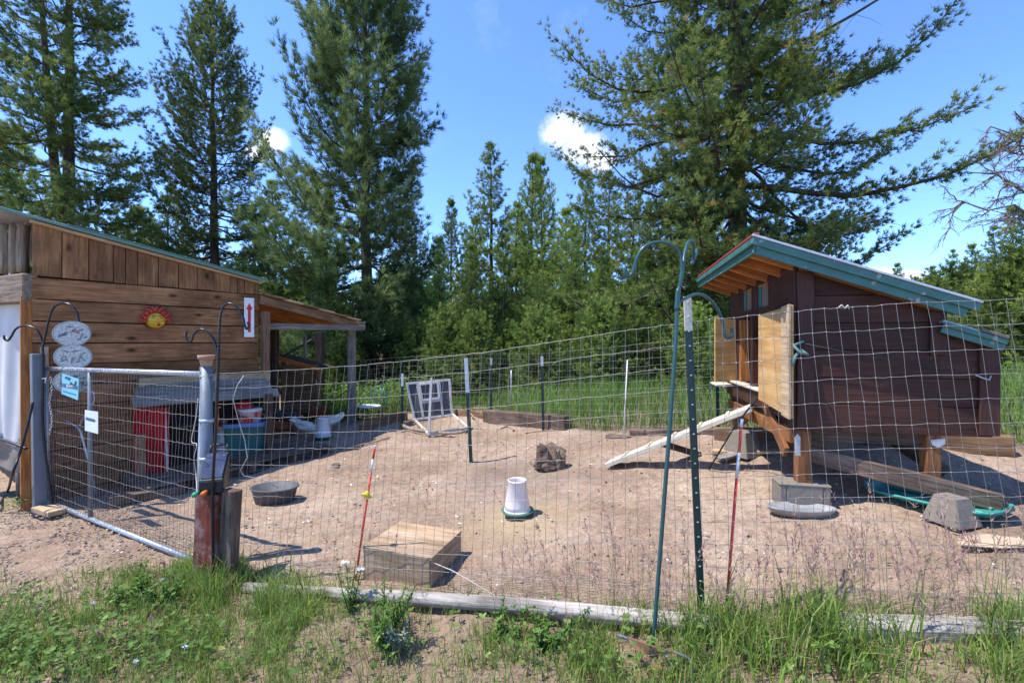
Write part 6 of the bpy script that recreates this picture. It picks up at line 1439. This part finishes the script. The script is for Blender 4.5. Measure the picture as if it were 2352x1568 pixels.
V = np.stack([B - sd, B + sd, B + d], 1).reshape(-1, 3); o = np_obj('straw_litter', V, np.arange(3 * n).reshape(-1, 3), M_['grass'], tint=np.repeat(GR.uniform(0, .12, n), 3)); tag(o, 'dry straw bits littering the dirt', 'straw', kind='stuff')
# --- meadow grass behind the pen
def dme(px, py, X, Y):
    by = back_y(X); return np.where((Y > by + .08) & (Y < by + 4.3), np.clip((.35 + .9 * vnoise(X * 1.6, Y * 1.6, 8)) * np.clip((Y - by) / .4, .25, 1), 0, 1), 0) * (X > -4.6)
B, px, py = scatter(64000, -4.5, 9.5, 3.9, 15.5, dme); n = len(B); hz = vnoise(B[:, 0] * .8, B[:, 1] * .8, 9)
bl = blades(B, (.16 + .42 * GR.uniform(0, 1, n)) * (.6 + .7 * hz), GR.uniform(.007, .016, n), GR.uniform(.1, .6, n), np.clip(GR.normal(.5, .2, n) + (hz - .5) * .5, 0, 1), GR); o = np_obj('meadow_grass', bl[0], bl[1], M_['meadow'], tint=bl[2]); tag(o, 'bright green tall grass beyond the far fence', 'grass', kind='stuff')
# weedy leaves by the lean-to
def dwe(px, py, X, Y): return blobs(px, py, [(790, 930, 40, 30, .9), (700, 948, 40, 12, .6), (880, 930, 60, 25, .9), (840, 900, 60, 30, .5)])
X = GR.uniform(-4.8, -1.5, 9000); Y = GR.uniform(8.6, 11.5, 9000); hh = GR.uniform(.05, .75, 9000) ** 1.3; Bz = np.stack([X, Y, gz(X, Y) + hh], 1); kp = vnoise(X * 2.2, Y * 2.2, 31) > hh * .75; kp &= ~((X < -2.6) & (Y < 9.3)); kp &= Y > back_y(X) + .12; Bz = Bz[kp]; n = len(Bz)
N_ = GR.normal(size=(n, 3)) + np.array([0, 0, .3]); L = GR.uniform(.04, .09, n); bl = leaves(Bz, N_, L, L * .5, np.clip(GR.normal(.65, .2, n), 0, 1), GR); o = np_obj('leafy_weeds', bl[0], bl[1], M_['forb'], tint=bl[2]); tag(o, 'light green leafy weeds behind the lean-to', 'weeds', kind='stuff')
# --- pebbles and gravel
def peb(n, dens, smin, smax, name, label, x0, x1, y0, y1, flat=.6):
    B, px, py = scatter(n, x0, x1, y0, y1, dens, dz=0.0); n = len(B); s = smin + (smax - smin) * GR.uniform(0, 1, n) ** 3
    O = np.array([[1, 0, 0], [-1, 0, 0], [0, 1, 0], [0, -1, 0], [0, 0, 1], [0, 0, -1.]]) * np.array([1, 1, flat]); aa = GR.uniform(0, 6.28, n)
    J = O[None] * GR.uniform(.6, 1.25, (n, 6, 1)) + GR.normal(size=(n, 6, 3)) * .14; c, s2 = np.cos(aa)[:, None], np.sin(aa)[:, None]
    J = np.stack([J[..., 0] * c * 1.3 - J[..., 1] * s2, J[..., 0] * s2 * 1.3 + J[..., 1] * c, J[..., 2]], -1)
    V = (B[:, None] + J * s[:, None, None]).reshape(-1, 3); i = np.arange(n)[:, None] * 6
    Fc = np.concatenate([i + np.array([t_]) for t_ in ((0, 2, 4), (2, 1, 4), (1, 3, 4), (3, 0, 4), (2, 0, 5), (1, 2, 5), (3, 1, 5), (0, 3, 5))])
    m, nt, b = newmat(name); at_ = NN(nt, 'ShaderNodeAttribute', _attribute_name='tint'); c_ = RAMP(nt, at_.outputs['Fac'], [(0, (.10, .072, .052)), (.45, (.27, .20, .15)), (.75, (.36, .30, .25)), (1, (.55, .51, .46))]); nt.links.new(c_, b.inputs['Base Color']); setin(b, Roughness=.9)
    o = np_obj(name, V, Fc, m, tint=np.repeat(np.clip(GR.normal(.45, .25, n), 0, 1), 6)); tag(o, label, 'stones', kind='stuff')
peb(16000, lambda px, py, X, Y: np.where(Y < back_y(X), .4 + .9 * (vnoise(X * 2.5, Y * 2.5, 4) - .5), 0), .0025, .016, 'pebbles', 'small pebbles and clods scattered over the pen dirt', -4.6, 4.6, 2.0, 8.5)
peb(22000, lambda px, py, X, Y: np.where((px < 470) & (py > 1165) & (py < 1460), .9 * np.clip(1.15 - px / 470, .15, 1) + 0 * Y, 0), .003, .015, 'gravel_chips', 'flat gravel chips on the path outside the gate', -5.5, -1.6, 2.4, 5.0, flat=.4)
fn = 260; B, px, py = scatter(fn, -3.5, 4.0, 2.6, 7.0, lambda a, b, c, d: np.where(d < back_y(c) - .3, .9, 0), dz=.006); n = len(B); aa = GR.uniform(0, 6.28, n); L = GR.uniform(.015, .045, n)
bl = leaves(B, np.stack([np.cos(aa), np.sin(aa), GR.uniform(0, .25, n)], 1), L, L * .35, GR.uniform(.3, 1, n), GR); o = np_obj('feathers', bl[0], bl[1], M_['whiteflower'], tint=bl[2]); tag(o, 'small pale feathers and scraps strewn on the pen dirt', 'feathers', kind='stuff')
# --- weeds and flowers that stand out singly
def weed(px, py, h, n, label, mat='forb', name='leafy_weed', spread=.28, flower=None, leaf=(.035, .016), stems=4):
    g = G(px, py); rg = np.random.default_rng(int(px)); t = thing(name, g, label, 'weed'); parts = []; sts = []; tops = []
    for s_ in range(stems):
        tip = np.array(g) + np.array([rg.normal() * spread * h, rg.normal() * spread * h, h * rg.uniform(.6, 1)]); base = np.array(g) + np.array([rg.normal() * .015, rg.normal() * .015, -.01]); tops.append(tip)
        sts.append(ntube(np.stack([base, (base + tip) / 2 + rg.normal(size=3) * .01, tip]), [.004, .003, .002], 4)); q = rg.uniform(.08, .97, n); C = base + (tip - base) * q[:, None]
        N_ = rg.normal(size=(n, 3)) + np.array([0, 0, .25]); L = leaf[0] * rg.uniform(.6, 1.3, n) * (1.25 - .6 * q); parts.append(leaves(C, N_, L, L * leaf[1] / leaf[0], np.clip(rg.normal(.4, .2, n) + q * .2, 0, 1), rg))
    a, b = merge(sts); np_obj('stems', a, b, M_['forb'], t, tint=np.full(len(a), .5)); a, b, c = multi(parts); np_obj('leaves', a, b, M_[mat], t, tint=c)
    if flower:
        for p in tops[:2]:
            rg2 = random.Random(int(px)); v, f = [], []
            for k in range(26):
                c = Vector(p) + Vector((rg2.gauss(0, .016), rg2.gauss(0, .016), rg2.uniform(-.004, .006))); i = len(v); s = .006
                v += [c + Vector((s, 0, 0)), c + Vector((0, s, 0)), c + Vector((-s, 0, 0)), c + Vector((0, -s, 0)), c + Vector((0, 0, s))]; f += [(i, i + 1, i + 4), (i + 1, i + 2, i + 4), (i + 2, i + 3, i + 4), (i + 3, i, i + 4)]
            mkobj('flower_head', [q - g for q in v], f, M_[flower], t, Matrix.Translation(g))
weed(880, 1478, .33, 130, 'dense feathery green weed in front of the peeled log', leaf=(.05, .007), stems=7)
weed(800, 1400, .30, 60, 'grey-green yarrow with dull white heads by the red marker rod', leaf=(.045, .006), stems=4, flower='whiteflower')
weed(915, 1482, .12, 40, 'silvery lupine-like leaves beside the feathery weed', mat='silver', leaf=(.05, .011), stems=5, spread=.6)
weed(1255, 1480, .15, 60, 'bushy green weed below the middle of the peeled log', stems=6, spread=.5)
weed(1150, 1470, .13, 50, 'low bright weed where the dirt shows before the peeled log', stems=5, spread=.5)
weed(300, 1380, .20, 60, 'leafy weed at the edge of the gravel path by the grass', stems=6, spread=.5)
weed(380, 1390, .20, 60, 'green clover clump left of the timber stump'.replace(' left of', ' before'), stems=6, spread=.5)
weed(1085, 1400, .12, 22, 'slender upright seedling against the peeled log', leaf=(.04, .010), stems=2)
def blossom(px, py, mat, label, r=.012, h=.16):
    g = G(px, py + h * F / G(px, py).y * .55); top = P(px, py, g.y); t = thing('wildflower', g, label, 'flower'); rg = random.Random(int(px))
    tube('stem', [g - UP * .01, g.lerp(top, .5) + Vector((.008, 0, 0)), top], .0018, M_['feedgreen'], t, n=5); v, f = [], []
    for k in range(34):
        d = Vector((rg.gauss(0, 1), rg.gauss(0, 1), rg.gauss(.3, .8))).normalized(); s = d.orthogonal().normalized() * r * .35; i = len(v); v += [top + s, top - s, top + d * r * 1.25]; f.append((i, i + 1, i + 2))
    mkobj('bloom', [q - top for q in v], f, M_[mat], t, Matrix.Translation(top))
for a in ((377, 1292, 'pinkflower', 'tall pink clover bloom at the path edge'), (346, 1420, 'pinkflower', 'pink clover bloom low in the grass'), (228, 1452, 'pinkflower', 'pink clover bloom nearest the gravel chips'),
          (374, 1330, 'whiteflower', 'white yarrow bloom under the tall pink clover'), (425, 1484, 'whiteflower', 'white yarrow bloom in the open grass before the stump'), (312, 1518, 'whiteflower', 'small white bloom among the clover leaves'),
          (535, 1292, 'yellowflower', 'small yellow bloom by the foot of the timber stump'), (214, 1384, 'whiteflower', 'pale bloom at the border of grass and gravel')):
    blossom(*a)
for r_ in ROOTS:
    for k in ('_o', '_n'):
        if k in r_: del r_[k]
